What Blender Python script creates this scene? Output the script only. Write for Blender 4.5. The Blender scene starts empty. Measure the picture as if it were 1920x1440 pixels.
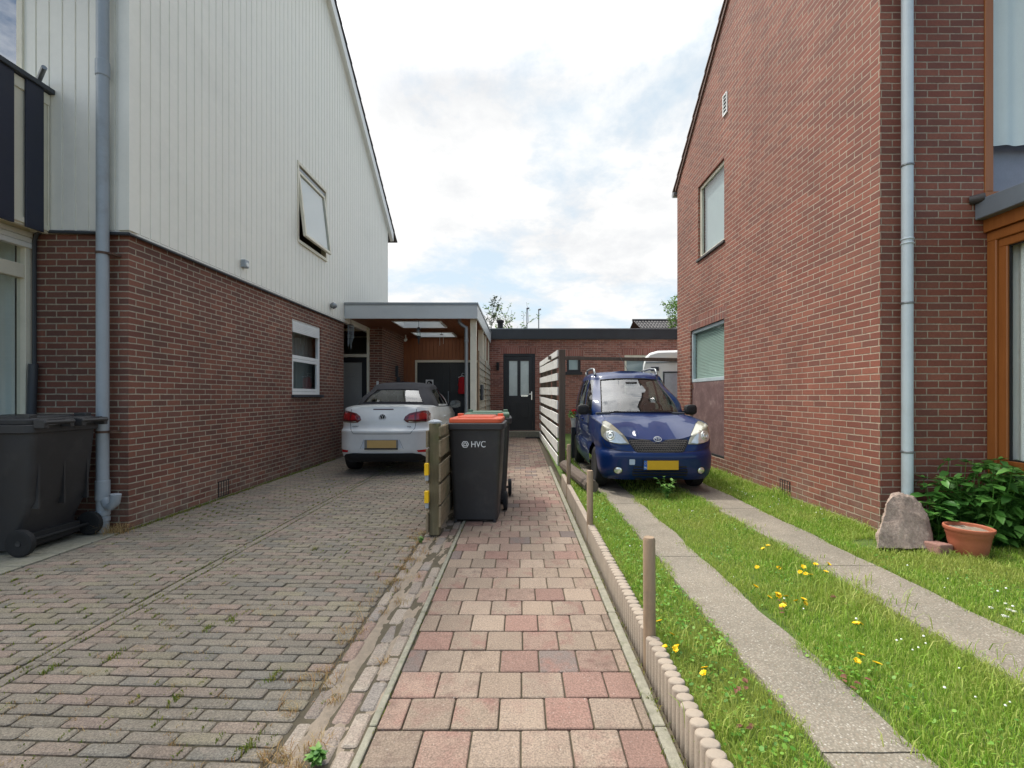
import bpy, bmesh, math, random
import numpy as np
from mathutils import Vector, Matrix, noise as mnoise
from mathutils.bvhtree import BVHTree

random.seed(7); rng = np.random.default_rng(7)
R = math.radians
SC = bpy.context.scene
COL = SC.collection
F, H, CX, CY = 868.0, 1.36, 975.0, 742.0      # focal length in photo pixels, eye height, vanishing point

def at(x, y, D):                     # a point of the photo at depth D, in metres
    return ((x-CX)*D/F, D, H-(y-CY)*D/F)
def gp(x, y, z=0.0):                 # a point of the photo lying on the level z
    D = F*(H-z)/(y-CY)
    return ((x-CX)*D/F, D, z)

# ------------------------------------------------------------------ objects
def tag(o, label=None, cat=None, group=None, kind=None):
    if label: o['label'] = label
    if cat: o['category'] = cat
    if group: o['group'] = group
    if kind: o['kind'] = kind
    return o
def thing(name, label, cat, loc=(0, 0, 0), group=None):
    o = bpy.data.objects.new(name, None); COL.objects.link(o)
    o.location = loc; o.empty_display_size = .1
    return tag(o, label, cat, group)
def put(name, mesh, mat=None, parent=None, smooth=None, bevel=0, seg=1):
    o = bpy.data.objects.new(name, mesh); COL.objects.link(o)
    mesh.name = name
    if mat is not None:
        for m in (mat if isinstance(mat, (list, tuple)) else [mat]): mesh.materials.append(m)
    if smooth is not None:
        mesh.polygons.foreach_set('use_smooth', [True]*len(mesh.polygons))
        if smooth < 180: mesh.set_sharp_from_angle(angle=R(smooth))
    if bevel:
        b = o.modifiers.new('bevel', 'BEVEL'); b.width = bevel; b.segments = seg; b.limit_method = 'ANGLE'; b.angle_limit = R(40)
    if parent is not None:
        o.parent = parent
        if parent.type == 'EMPTY' and not parent.get('_local'):
            o.matrix_parent_inverse = Matrix.Translation(-Vector(parent.location))
    return o
def copy_tree(o, parent=None):
    c = o.copy(); COL.objects.link(c); c.parent = parent
    for ch in list(o.children): copy_tree(ch, c)
    return c
def local(e):
    e['_local'] = 1; return e

class MB:
    def __init__(s): s.v = []; s.f = []; s.m = []
    def add(s, vs, fs, mi=0):
        b = len(s.v); s.v += [tuple(p) for p in vs]
        for f in fs: s.f.append(tuple(i+b for i in f)); s.m.append(mi)
        return s
    def quad(s, a, b, c, d, mi=0): return s.add([a, b, c, d], [(0, 1, 2, 3)], mi)
    def box(s, x0, y0, z0, x1, y1, z1, mi=0):
        v = [(x, y, z) for z in (z0, z1) for y in (y0, y1) for x in (x0, x1)]
        return s.add(v, [(0, 2, 3, 1), (4, 5, 7, 6), (0, 1, 5, 4), (2, 6, 7, 3), (0, 4, 6, 2), (1, 3, 7, 5)], mi)
    def obox(s, M, sx, sy, sz, mi=0):          # oriented box, centred, half sizes
        v = [M @ Vector((x*sx, y*sy, z*sz)) for z in (-1, 1) for y in (-1, 1) for x in (-1, 1)]
        return s.add(v, [(0, 2, 3, 1), (4, 5, 7, 6), (0, 1, 5, 4), (2, 6, 7, 3), (0, 4, 6, 2), (1, 3, 7, 5)], mi)
    def bar(s, a, b, w, h, up=(0, 0, 1), mi=0):  # box beam from a to b
        a, b = Vector(a), Vector(b); d = (b-a); L = d.length; d.normalize()
        x = d.cross(Vector(up)).normalized(); z = x.cross(d)
        M = Matrix((x, d, z)).transposed().to_4x4(); M.translation = (a+b)/2
        return s.obox(M, w/2, L/2, h/2, mi)
    def tube(s, pts, r, n=10, cap=True, mi=0):
        pts = [Vector(p) for p in pts]; rs = r if isinstance(r, (list, tuple)) else [r]*len(pts)
        ref = None; rings = []
        for i, p in enumerate(pts):
            d = (pts[min(i+1, len(pts)-1)]-pts[max(i-1, 0)]).normalized()
            if ref is None: ref = d.orthogonal().normalized()
            ref = (ref-d*ref.dot(d)).normalized(); bn = d.cross(ref)
            rings.append([p+(ref*math.cos(2*math.pi*k/n)+bn*math.sin(2*math.pi*k/n))*rs[i] for k in range(n)])
        v = [q for rg in rings for q in rg]; f = []
        for i in range(len(pts)-1):
            for k in range(n):
                f.append((i*n+k, i*n+(k+1) % n, (i+1)*n+(k+1) % n, (i+1)*n+k))
        if cap: f.append(tuple(range(n-1, -1, -1))); f.append(tuple((len(pts)-1)*n+k for k in range(n)))
        return s.add(v, f, mi)
    def ring(s, c, r, rt, axis=(0, 1, 0), n=20, m=6, ry=None, mi=0):   # torus, or elliptical hoop
        c = Vector(c); ax = Vector(axis).normalized(); u = ax.orthogonal().normalized()
        if abs(ax.z) < .9: u = Vector((0, 0, 1)).cross(ax).normalized()
        w = ax.cross(u); ry = ry or r
        pts = [c+u*r*math.cos(2*math.pi*k/n)+w*ry*math.sin(2*math.pi*k/n) for k in range(n)]
        v = []; f = []
        for k in range(n):
            d = (pts[k]-c).normalized()
            for j in range(m):
                a = 2*math.pi*j/m; v.append(pts[k]+d*rt*math.cos(a)+ax*rt*math.sin(a))
        for k in range(n):
            for j in range(m): f.append((k*m+j, ((k+1) % n)*m+j, ((k+1) % n)*m+(j+1) % m, k*m+(j+1) % m))
        return s.add(v, f, mi)
    def lathe(s, prof, c=(0, 0, 0), axis='z', n=24, mi=0):     # prof: (radius, height)
        v = []; f = []
        for r, h in prof:
            for k in range(n):
                a = 2*math.pi*k/n; p = (r*math.cos(a), r*math.sin(a), h)
                if axis == 'x': p = (h, p[0], p[1])
                if axis == 'y': p = (p[0], h, p[1])
                v.append((p[0]+c[0], p[1]+c[1], p[2]+c[2]))
        for i in range(len(prof)-1):
            for k in range(n): f.append((i*n+k, i*n+(k+1) % n, (i+1)*n+(k+1) % n, (i+1)*n+k))
        if prof[0][0] > 1e-5: f.append(tuple(range(n-1, -1, -1)))
        if prof[-1][0] > 1e-5: f.append(tuple((len(prof)-1)*n+k for k in range(n)))
        return s.add(v, f, mi)
    def prism(s, poly, axis, a, b, mi=0):      # polygon extruded along an axis
        def P(p, t): return {'x': (t, p[0], p[1]), 'y': (p[0], t, p[1]), 'z': (p[0], p[1], t)}[axis]
        n = len(poly); v = [P(p, a) for p in poly]+[P(p, b) for p in poly]
        f = [tuple(range(n)), tuple(range(2*n-1, n-1, -1))]+[(i, (i+1) % n, n+(i+1) % n, n+i) for i in range(n)]
        return s.add(v, f, mi)
    def frame(s, axis, p0, p1, u0, u1, z0, z1, w, mi=0, wb=None, wt=None):   # rectangular frame of four butted bars
        wb = wb or w; wt = wt or w
        def B(ua, za, ub, zb):
            if axis == 'x': s.box(p0, ua, za, p1, ub, zb, mi)
            else: s.box(ua, p0, za, ub, p1, zb, mi)
        B(u0, z0, u1, z0+wb); B(u0, z1-wt, u1, z1); B(u0, z0+wb, u0+w, z1-wt); B(u1-w, z0+wb, u1, z1-wt)
        return s
    def grid(s, P, mi=0):
        a, b = len(P), len(P[0]); v = [tuple(p) for r in P for p in r]
        return s.add(v, [(i*b+j, i*b+j+1, (i+1)*b+j+1, (i+1)*b+j) for i in range(a-1) for j in range(b-1)], mi)
    def mesh(s):
        me = bpy.data.meshes.new('m'); me.from_pydata(s.v, [], s.f); me.validate()
        if any(s.m) and len(me.polygons) == len(s.m): me.polygons.foreach_set('material_index', s.m)
        return me
    def fixed(s):                               # outward normals
        me = s.mesh(); bm = bmesh.new(); bm.from_mesh(me); bmesh.ops.recalc_face_normals(bm, faces=bm.faces); bm.to_mesh(me); bm.free(); return me
    def put(s, name, mat, parent=None, smooth=None, bevel=0, seg=1):
        return put(name, s.fixed(), mat, parent, smooth, bevel, seg)

def mesh_np(V, faces_list):          # V (n,3); faces_list: list of integer arrays (k, nverts)
    me = bpy.data.meshes.new('m'); me.vertices.add(len(V)); me.vertices.foreach_set('co', np.asarray(V, np.float32).ravel())
    idx = np.concatenate([f.ravel() for f in faces_list]); tot = np.concatenate([np.full(len(f), f.shape[1]) for f in faces_list])
    st = np.concatenate([[0], np.cumsum(tot)[:-1]])
    me.loops.add(len(idx)); me.loops.foreach_set('vertex_index', idx.astype(np.int32))
    me.polygons.add(len(tot)); me.polygons.foreach_set('loop_start', st.astype(np.int32)); me.polygons.foreach_set('loop_total', tot.astype(np.int32))
    me.update(calc_edges=True); me.validate(); return me

def text_mesh(s, size, depth=.002):
    cu = bpy.data.curves.new('t', 'FONT'); cu.body = s; cu.size = size; cu.extrude = depth; cu.align_x = 'CENTER'; cu.align_y = 'CENTER'; cu.resolution_u = 3
    o = bpy.data.objects.new('t', cu); COL.objects.link(o); dg = bpy.context.evaluated_depsgraph_get()
    me = bpy.data.meshes.new_from_object(o.evaluated_get(dg)); bpy.data.objects.remove(o); bpy.data.curves.remove(cu); return me

# ------------------------------------------------------------------ materials
class NB:
    def __init__(s, name):
        s.mat = bpy.data.materials.new(name); s.mat.use_nodes = True; s.t = s.mat.node_tree; s.t.nodes.clear()
        s.out = s.t.nodes.new('ShaderNodeOutputMaterial')
    def n(s, ty, ins=None, **pr):
        nd = s.t.nodes.new(ty)
        for k, v in pr.items(): setattr(nd, k, v)
        for k, v in (ins or {}).items():
            sk = nd.inputs[k]
            if isinstance(v, bpy.types.NodeSocket): s.t.links.new(v, sk)
            else:
                if sk.type == 'RGBA' and len(v) == 3: v = (*v, 1)
                sk.default_value = v
        return nd
    def m(s, op, a, b=0.0, c=0.0, clamp=False):
        return s.n('ShaderNodeMath', {0: a, 1: b, 2: c}, operation=op, use_clamp=clamp).outputs[0]
    def vm(s, op, a, b=(0, 0, 0)):
        return s.n('ShaderNodeVectorMath', {0: a, 1: b}, operation=op).outputs[0]
    def mix(s, f, a, b, bt='MIX'):
        nd = s.n('ShaderNodeMix', data_type='RGBA', blend_type=bt)
        for i, v in ((0, f), (6, a), (7, b)):
            sk = nd.inputs[i]
            if isinstance(v, bpy.types.NodeSocket): s.t.links.new(v, sk)
            else: sk.default_value = (*v, 1) if (i and len(v) == 3) else v
        return nd.outputs[2]
    def ramp(s, f, stops, interp='LINEAR'):
        nd = s.n('ShaderNodeValToRGB', {0: f}); cr = nd.color_ramp; cr.interpolation = interp
        while len(cr.elements) < len(stops): cr.elements.new(.5)
        for e, (p, c) in zip(cr.elements, stops): e.position = p; e.color = (*c, 1) if len(c) == 3 else c
        return nd.outputs[0]
    def noise(s, vec, scale, detail=3, rough=.55, dist=0.0, dim='3D'):
        return s.n('ShaderNodeTexNoise', {'Vector': vec, 'Scale': scale, 'Detail': detail, 'Roughness': rough, 'Distortion': dist}, noise_dimensions=dim).outputs[0]
    def rng(s, v, a, b, c=0.0, d=1.0):
        return s.n('ShaderNodeMapRange', {0: v, 1: a, 2: b, 3: c, 4: d}, clamp=True).outputs[0]
    def obj(s): return s.n('ShaderNodeTexCoord').outputs['Object']
    def geo(s): return s.n('ShaderNodeNewGeometry').outputs
    def bump(s, h, dist, strength=1.0, normal=None):
        ins = {'Height': h, 'Distance': dist, 'Strength': strength}
        if normal is not None: ins['Normal'] = normal
        return s.n('ShaderNodeBump', ins).outputs[0]
    def done(s, col, rough=.6, metal=0.0, normal=None, **kw):
        ins = {'Base Color': col, 'Roughness': rough, 'Metallic': metal}
        if normal is not None: ins['Normal'] = normal
        for k, v in kw.items(): ins[k.replace('_', ' ')] = v
        p = s.n('ShaderNodeBsdfPrincipled', ins); s.t.links.new(p.outputs[0], s.out.inputs[0]); return s.mat

def lin(r, g, b):
    f = lambda c: (c/255/12.92 if c <= 10 else ((c/255+.055)/1.055)**2.4)
    return (f(r), f(g), f(b))
def mul(c, k): return tuple(min(1, x*k) for x in c)

def plain(name, col, rough=.5, metal=0.0, var=.15, scale=6.0, bump=0.0, bscale=80.0, rvar=.1, dirt=None, **kw):
    b = NB(name); o = b.obj(); n1 = b.noise(o, scale, 5, .6); n2 = b.noise(o, scale*9, 3)
    t = b.m('ADD', b.m('MULTIPLY', n1, .7), b.m('MULTIPLY', n2, .3))
    c = b.ramp(t, [(.28, mul(col, 1-var)), (.72, mul(col, 1+var))])
    if dirt: c = b.mix(b.rng(b.noise(o, scale*.6, 8, .7), .52, .75, 0, dirt[1]), c, dirt[0])
    nm = b.bump(b.noise(o, bscale, 4), bump) if bump else None
    return b.done(c, b.rng(n1, .3, .7, max(.02, rough-rvar), rough+rvar), metal, nm, **kw)

def wood(name, c0, c1, axis='z', scale=14.0, rough=.7, bump=.002, dark=None):
    b = NB(name); o = b.obj(); sv = {'x': (.06, 1, 1), 'y': (1, .06, 1), 'z': (1, 1, .06)}[axis]
    v = b.vm('MULTIPLY', o, sv); g = b.noise(v, scale*3, 6, .65, .6); l = b.noise(o, 2.2, 4)
    isl = b.geo()['Random Per Island']
    t = b.m('ADD', b.m('MULTIPLY', g, .6), b.m('ADD', b.m('MULTIPLY', l, .25), b.m('MULTIPLY', isl, .15)))
    c = b.ramp(t, [(.3, c0), (.7, c1)])
    if dark: c = b.mix(b.rng(b.noise(o, 3.0, 7, .7), .5, .72, 0, .75), c, dark)
    return b.done(c, rough, 0, b.bump(g, bump))

def brick(name, cols, mortar, bl=.2125, ch=.0655, joint=.011, u0=0.0, v0=0.0, off=.5, stain=.25, wob=.004):
    b = NB(name); g = b.geo(); pos = g['Position']; nrm = g['True Normal']
    sp = b.n('ShaderNodeSeparateXYZ', {0: pos}).outputs; sn = b.n('ShaderNodeSeparateXYZ', {0: nrm}).outputs
    side = b.m('GREATER_THAN', b.m('ABSOLUTE', sn[0]), .5)
    u = b.m('ADD', b.m('MULTIPLY', side, sp[1]), b.m('MULTIPLY', b.m('SUBTRACT', 1.0, side), sp[0]))
    wn = b.n('ShaderNodeTexNoise', {'Vector': pos, 'Scale': 9.0, 'Detail': 4.0}).outputs
    sw = b.n('ShaderNodeSeparateXYZ', {0: b.vm('SUBTRACT', wn[1], (.5, .5, .5))}).outputs
    u = b.m('ADD', b.m('ADD', u, u0+50.0), b.m('MULTIPLY', sw[0], wob*2.2)); v = b.m('ADD', b.m('ADD', sp[2], v0+10.0), b.m('MULTIPLY', sw[1], wob*1.6))
    vr = b.m('DIVIDE', v, ch); row = b.m('FLOOR', vr); fv = b.m('SUBTRACT', vr, row)
    rr = b.n('ShaderNodeTexWhiteNoise', {'W': row}, noise_dimensions='1D').outputs[0]
    sh = b.m('ADD', b.m('MULTIPLY', b.m('MODULO', row, 2.0), off), b.m('MULTIPLY', b.m('SUBTRACT', rr, .5), .1*off))
    ur = b.m('ADD', b.m('DIVIDE', u, bl), sh); colm = b.m('FLOOR', ur); fu = b.m('SUBTRACT', ur, colm)
    idv = b.n('ShaderNodeCombineXYZ', {0: colm, 1: row, 2: side}).outputs[0]
    wn2 = b.n('ShaderNodeTexWhiteNoise', {'Vector': idv}, noise_dimensions='3D').outputs
    du = b.m('MULTIPLY', b.m('MINIMUM', fu, b.m('SUBTRACT', 1.0, fu)), bl); dv = b.m('MULTIPLY', b.m('MINIMUM', fv, b.m('SUBTRACT', 1.0, fv)), ch)
    d = b.m('MINIMUM', du, dv)
    d = b.m('ADD', d, b.m('MULTIPLY', b.m('SUBTRACT', b.noise(pos, 70.0, 3), .5), .004))
    mask = b.rng(d, joint*.5-.0012, joint*.5+.0016)
    n = len(cols); c = b.ramp(wn2[0], [(i/n, cc) for i, cc in enumerate(cols)], 'CONSTANT')
    fine = b.noise(pos, 55.0, 5, .7); big = b.noise(pos, .9, 5, .6)
    c = b.mix(1.0, c, b.ramp(fine, [(.25, (.78, .78, .78)), (.75, (1.2, 1.2, 1.2))]), 'MULTIPLY')
    mc = b.mix(1.0, mortar, b.ramp(b.noise(pos, 25.0, 4), [(.3, (.75, .75, .75)), (.7, (1.15, 1.15, 1.15))]), 'MULTIPLY')
    c = b.mix(mask, mc, c)
    c = b.mix(1.0, c, b.ramp(big, [(.3, (1-stain,)*3), (.7, (1+stain*.5,)*3)]), 'MULTIPLY')
    stv = b.vm('MULTIPLY', pos, (1, 1, .22)); streak = b.rng(b.noise(stv, 1.9, 7, .65), .54, .74); c = b.mix(b.m('MULTIPLY', streak, .26), c, mul(cols[1], .55))
    low = b.m('MULTIPLY', b.rng(sp[2], .55, .05), b.rng(b.noise(pos, 3.2, 7, .7), .42, .62)); c = b.mix(b.m('MULTIPLY', low, .35), c, (.33, .31, .25))
    hgt = b.m('ADD', b.m('MULTIPLY', mask, 1.0), b.m('ADD', b.m('MULTIPLY', fine, .35), b.m('MULTIPLY', wn2[0], .3)))
    return b.done(c, b.rng(fine, .3, .7, .75, .92), 0, b.bump(hgt, .006, .8))

def pavers(name, stops, flame, speck=.35, moss=None, rough=.85):
    b = NB(name); g = b.geo(); pos = g['Position']; isl = g['Random Per Island']
    c = b.ramp(isl, stops, 'CONSTANT'); i2 = b.m('FRACT', b.m('MULTIPLY', isl, 37.13))
    off = b.n('ShaderNodeCombineXYZ', {0: b.m('MULTIPLY', isl, 91.0), 1: b.m('MULTIPLY', isl, 57.0), 2: 0.0}).outputs[0]
    p2 = b.vm('ADD', pos, off)
    fl = b.m('MULTIPLY', b.rng(b.noise(p2, 9.0, 4, .6), .46, .66), b.rng(i2, .35, .8)); c = b.mix(fl, c, flame)
    c = b.mix(1.0, c, b.ramp(b.m('FRACT', b.m('MULTIPLY', isl, 13.7)), [(0, (.89, .89, .89)), (1, (1.1, 1.09, 1.08))]), 'MULTIPLY')
    f1 = b.noise(pos, 130.0, 4, .75); f2 = b.noise(pos, 85.0, 3, .7)
    dk = b.m('MULTIPLY', b.rng(b.noise(p2, 14.0, 5, .65), .5, .68), b.rng(b.m('FRACT', b.m('MULTIPLY', isl, 71.9)), .45, .9)); c = b.mix(b.m('MULTIPLY', dk, .55), c, mul(flame, .42))
    c = b.mix(1.0, c, b.ramp(f1, [(.33, (1-speck,)*3), (.67, (1+speck,)*3)]), 'MULTIPLY')
    c = b.mix(b.rng(f2, .64, .70, 0, .5), c, (.55, .52, .47))
    bigd = b.noise(pos, 1.3, 6, .65); c = b.mix(1.0, c, b.ramp(bigd, [(.3, (.8, .8, .8)), (.7, (1.1, 1.1, 1.1))]), 'MULTIPLY')
    if moss: c = b.mix(b.rng(b.noise(pos, 2.6, 7, .75), .56, .74, 0, moss[1]), c, moss[0])
    return b.done(c, rough, 0, b.bump(b.m('ADD', f1, b.m('MULTIPLY', f2, .6)), .003, .8))

def glass(name, tint=(.8, .85, .83), ior=1.5, rough=.0):
    b = NB(name); bf = b.geo()['Backfacing']; fr = b.n('ShaderNodeFresnel', {'IOR': b.m('ADD', ior, b.m('MULTIPLY', bf, 1/ior-ior))}).outputs[0]
    tr = b.n('ShaderNodeBsdfTransparent', {'Color': (*tint, 1)}); gl = b.n('ShaderNodeBsdfGlossy', {'Color': (1, 1, 1, 1), 'Roughness': rough})
    mx = b.n('ShaderNodeMixShader', {0: fr, 1: tr.outputs[0], 2: gl.outputs[0]}); b.t.links.new(mx.outputs[0], b.out.inputs[0]); return b.mat

def carpaint(name, col, coat=1.0, rough=.35, metal=.3):
    b = NB(name); o = b.obj(); n = b.noise(o, 3.0, 5)
    c = b.mix(1.0, col, b.ramp(n, [(.3, (.9,)*3), (.7, (1.08,)*3)]), 'MULTIPLY')
    c = b.mix(b.rng(b.noise(o, 1.6, 8, .75), .55, .8, 0, .05), c, (.3, .28, .25))
    return b.done(c, rough, metal, None, Coat_Weight=coat, Coat_Roughness=.03, Specular_IOR_Level=.2)

def foliage(name, cols, rough=.55, trans=.25, patch=None):
    b = NB(name); g = b.geo(); isl = g['Random Per Island']; c = b.ramp(isl, [(i/(len(cols)-1), x) for i, x in enumerate(cols)])
    if patch: c = b.mix(b.rng(b.noise(g['Position'], patch[1], 4, .6), .42, .66, 0, patch[2]), c, patch[0])
    p = b.n('ShaderNodeBsdfPrincipled', {'Base Color': c, 'Roughness': rough, 'Specular IOR Level': .35}); t = b.n('ShaderNodeBsdfTranslucent', {'Color': c})
    mx = b.n('ShaderNodeMixShader', {0: trans, 1: p.outputs[0], 2: t.outputs[0]}); b.t.links.new(mx.outputs[0], b.out.inputs[0]); return b.mat

M = {}
M['brick_l'] = brick('red brick left house', [lin(130, 82, 67), lin(118, 74, 62), lin(136, 87, 70), lin(111, 75, 64), lin(124, 83, 70)], lin(178, 166, 146), v0=.02, joint=.012)
M['brick_r'] = brick('red brick right house', [lin(137, 81, 65), lin(127, 74, 60), lin(142, 87, 70), lin(121, 75, 63), lin(133, 83, 68)], lin(169, 153, 134), ch=.0655, joint=.0102, v0=.03)
M['brick_b'] = brick('pinkish brick bungalow', [lin(156, 100, 86), lin(144, 92, 80), lin(164, 110, 96), lin(134, 88, 78)], lin(172, 150, 134))
M['soldier_r'] = brick('soldier course', [lin(134, 76, 62), lin(122, 66, 55), lin(142, 84, 70), lin(114, 66, 58)], lin(176, 164, 148), bl=.066, ch=.4, off=0.0, v0=.06)
M['soldier_b'] = brick('soldier course bungalow', [lin(150, 94, 82), lin(138, 88, 76), lin(158, 104, 92)], lin(172, 150, 134), bl=.075, ch=.6, off=0.0, v0=.1)
M['siding'] = plain('cream coated siding', lin(238, 235, 223), .42, 0, .05, 2.0, dirt=(lin(176, 178, 164), .14))
M['cream'] = plain('cream paint', lin(226, 220, 200), .45, 0, .06, 5.0, dirt=(lin(150, 140, 115), .3))
M['white'] = plain('white frame paint', lin(236, 237, 234), .4, 0, .04, 5.0)
M['navy'] = plain('navy board', lin(38, 42, 58), .5, 0, .15, 6.0)
M['darkgrey'] = plain('dark grey trim', lin(58, 62, 68), .5, 0, .15, 6.0)
M['pipe_l'] = plain('grey drainpipe', lin(158, 166, 172), .4, 0, .08, 5.0, dirt=(lin(120, 120, 112), .35))
M['pipe_r'] = plain('pale blue grey drainpipe', lin(196, 208, 214), .4, 0, .06, 5.0, dirt=(lin(150, 150, 145), .3))
M['zinc'] = plain('zinc', lin(140, 144, 146), .4, .6, .12, 5.0)
M['tile'] = plain('dark roof tile', lin(66, 62, 62), .6, 0, .3, 9.0, .002, 60)
M['redtile'] = plain('brown roof tile', lin(104, 80, 70), .75, 0, .3, 9.0, .003, 60)
M['brownframe'] = wood('golden oak frame', lin(136, 80, 38), lin(164, 102, 52), 'z', 10, .4, .0006)
M['pane'] = glass('window pane', (.82, .86, .85), 1.55)
M['pane_m'] = glass('reflecting window pane', (.72, .78, .80), 1.6)
M['pane_hi'] = glass('sky reflecting window pane', (.85, .9, .92), 2.3)
M['pane_low'] = glass('plain window pane', (.88, .93, .91), 1.18)
M['pane_sky'] = glass('blue reflecting window pane', (.35, .5, .62), 4.5)
M['frost'] = plain('frosted glass', lin(200, 210, 205), .25, 0, .05, 3.0)
M['pale_backing'] = plain('white blind', lin(205, 212, 208), .6, 0, .05, 3.0)
M['curtain'] = plain('white net curtain', lin(240, 241, 242), .8, 0, .04, 4.0)
M['teal'] = plain('teal curtain', lin(40, 110, 112), .8, 0, .15, 6.0)
M['room'] = plain('dim room', lin(150, 144, 136), .9, 0, .1, 2.0)
M['silver'] = plain('silver trim', lin(206, 208, 210), .3, .2, .04)
M['dark'] = plain('black plastic', (.012, .012, .013), .75, 0, .2, 8.0)
M['black'] = plain('black paint', lin(34, 34, 36), .45, 0, .15, 4.0)
M['fascia'] = plain('pale grey aluminium fascia', lin(196, 200, 200), .4, .1, .05, 2.0, dirt=(lin(160, 160, 155), .25))
M['fasciab'] = plain('anthracite roof edge', lin(52, 54, 57), .45, .1, .12, 3.0)
M['ceil'] = wood('brown ceiling boards', lin(112, 66, 40), lin(146, 88, 52), 'y', 8, .55, .001)
M['cedar'] = wood('cedar boards', lin(128, 76, 46), lin(160, 98, 60), 'z', 10, .6, .001)
M['greywood'] = wood('weathered grey wood', lin(118, 112, 100), lin(170, 164, 150), 'y', 12, .85, .002, lin(92, 92, 74))
M['whitewood'] = wood('weathered white boards', lin(214, 212, 205), lin(240, 239, 234), 'y', 14, .8, .002, lin(168, 165, 156))
M['brownwood'] = wood('weathered brown post', lin(72, 62, 54), lin(112, 98, 86), 'z', 12, .85, .002)
M['postwood'] = wood('round post wood', lin(134, 112, 90), lin(172, 148, 122), 'z', 12, .8, .002, lin(104, 92, 80))
M['fencewood'] = wood('mossy fence boards', lin(108, 94, 74), lin(150, 134, 108), 'y', 12, .85, .003, lin(78, 82, 52))
M['fencepost'] = wood('mossy fence post', lin(84, 78, 56), lin(128, 116, 88), 'z', 12, .85, .003, lin(78, 88, 46))
M['palisade'] = plain('beige concrete palisade', lin(162, 148, 132), .9, 0, .14, 9.0, .002, 120)
M['kerb'] = plain('pale concrete kerb', lin(142, 138, 122), .92, 0, .32, 26.0, .003, 150, dirt=(lin(104, 108, 78), .7))
M['concrete'] = None
M['drive'] = pavers('driveway bricks', [(0, lin(130, 121, 107)), (.3, lin(137, 122, 108)), (.5, lin(133, 124, 109)), (.66, lin(140, 123, 110)), (.8, lin(136, 127, 107)), (.92, lin(123, 117, 106))], lin(138, 126, 113), .5, (lin(112, 110, 80), .4))
M['path'] = pavers('path pavers', [(0, lin(147, 130, 114)), (.36, lin(140, 123, 107)), (.66, lin(138, 109, 97)), (.80, lin(142, 119, 105)), (.94, lin(118, 105, 98))], lin(134, 103, 92), .45)
M['band'] = pavers('border bricks', [(0, lin(158, 146, 132)), (.35, lin(146, 134, 122)), (.6, lin(148, 126, 113)), (.8, lin(136, 128, 120))], lin(150, 134, 122), .45, (lin(158, 148, 126), .7))
M['soil'] = plain('joint soil', lin(88, 80, 64), .95, 0, .35, 14.0, .004, 90)
M['dirt'] = plain('bare dirt', lin(148, 134, 117), .95, 0, .3, 24.0, .006, 120)
M['bin'] = plain('black bin plastic', lin(50, 49, 50), .5, 0, .14, 7.0, .0006, 220, dirt=(lin(92, 90, 86), .25))
M['orange'] = plain('orange lid plastic', lin(222, 98, 62), .45, 0, .08, 6.0)
M['greenlid'] = plain('green lid plastic', lin(96, 122, 98), .5, 0, .12, 6.0)
M['rubber'] = plain('tyre rubber', lin(30, 30, 31), .8, 0, .2, 12.0)
M['rim'] = plain('alloy rim', lin(176, 178, 180), .35, .7, .1, 8.0)
M['chrome'] = plain('chrome', (.75, .76, .77), .15, 1.0, .03)
M['blue'] = carpaint('dark blue car paint', lin(0, 36, 88), .6, .45, .0)
M['wpaint'] = carpaint('white car paint', lin(226, 227, 224), .8, .4, 0)
M['softtop'] = plain('dark soft top fabric', lin(58, 57, 60), .9, 0, .12, 20.0, .001, 300)
M['carglass'] = glass('car glass', (.42, .48, .46), 1.9)
M['rearglass'] = glass('tinted rear glass', (.2, .24, .23), 1.8)
M['redlamp'] = plain('red lamp glass', lin(150, 14, 22), .12, 0, .35, 14.0, Coat_Weight=1.0)
M['darkred'] = plain('dark red lamp glass', lin(92, 10, 20), .12, 0, .25, 14.0, Coat_Weight=1.0)
M['reflector'] = plain('red reflector', lin(196, 24, 34), .2, 0, .15, 20.0)
M['lens'] = plain('hazy headlight lens', lin(150, 148, 130), .15, .1, .2, 16.0, Coat_Weight=1.0, rvar=.05)
M['lensin'] = plain('headlight reflector', lin(228, 230, 224), .1, .6, .2, 18.0, Coat_Weight=1.0, rvar=.04)
M['plate'] = plain('yellow number plate', lin(206, 160, 24), .4, 0, .08, 8.0)
M['platetan'] = plain('tan number plate', lin(196, 160, 96), .4, 0, .08, 8.0)
M['platefr'] = plain('grey plate holder', lin(120, 120, 116), .4, 0, .08, 8.0)
M['eublue'] = plain('blue plate band', lin(30, 92, 176), .4, 0, .08, 8.0)
M['seat'] = plain('grey car seat', lin(96, 98, 98), .9, 0, .1, 9.0)
M['red'] = plain('red cloth', lin(196, 30, 40), .85, 0, .2, 18.0)
M['terra'] = plain('terracotta', lin(170, 98, 70), .75, 0, .12, 7.0, .001, 90, dirt=(lin(200, 150, 125), .3))
M['yellow'] = plain('yellow reflector', lin(240, 190, 20), .4, 0, .08, 9.0)
M['flower'] = plain('yellow petals', lin(250, 206, 10), .6, 0, .1, 30.0)
M['daisy'] = plain('white petals', lin(236, 236, 228), .6, 0, .05, 30.0)
M['panel'] = None
M['leaf_bush'] = foliage('bush leaves', [lin(56, 98, 44), lin(84, 136, 58), lin(116, 168, 82)], .4, .28)
M['leaf_tree'] = foliage('tree leaves', [lin(44, 56, 40), lin(72, 88, 56), lin(98, 108, 80)], .5, .3)
M['leaf_green'] = foliage('fresh leaves', [lin(64, 104, 40), lin(104, 140, 60), lin(140, 168, 88)], .5, .3)
M['leaf_weed'] = foliage('weed leaves', [lin(62, 110, 48), lin(104, 150, 70), lin(150, 184, 104)], .5, .3)
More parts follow.
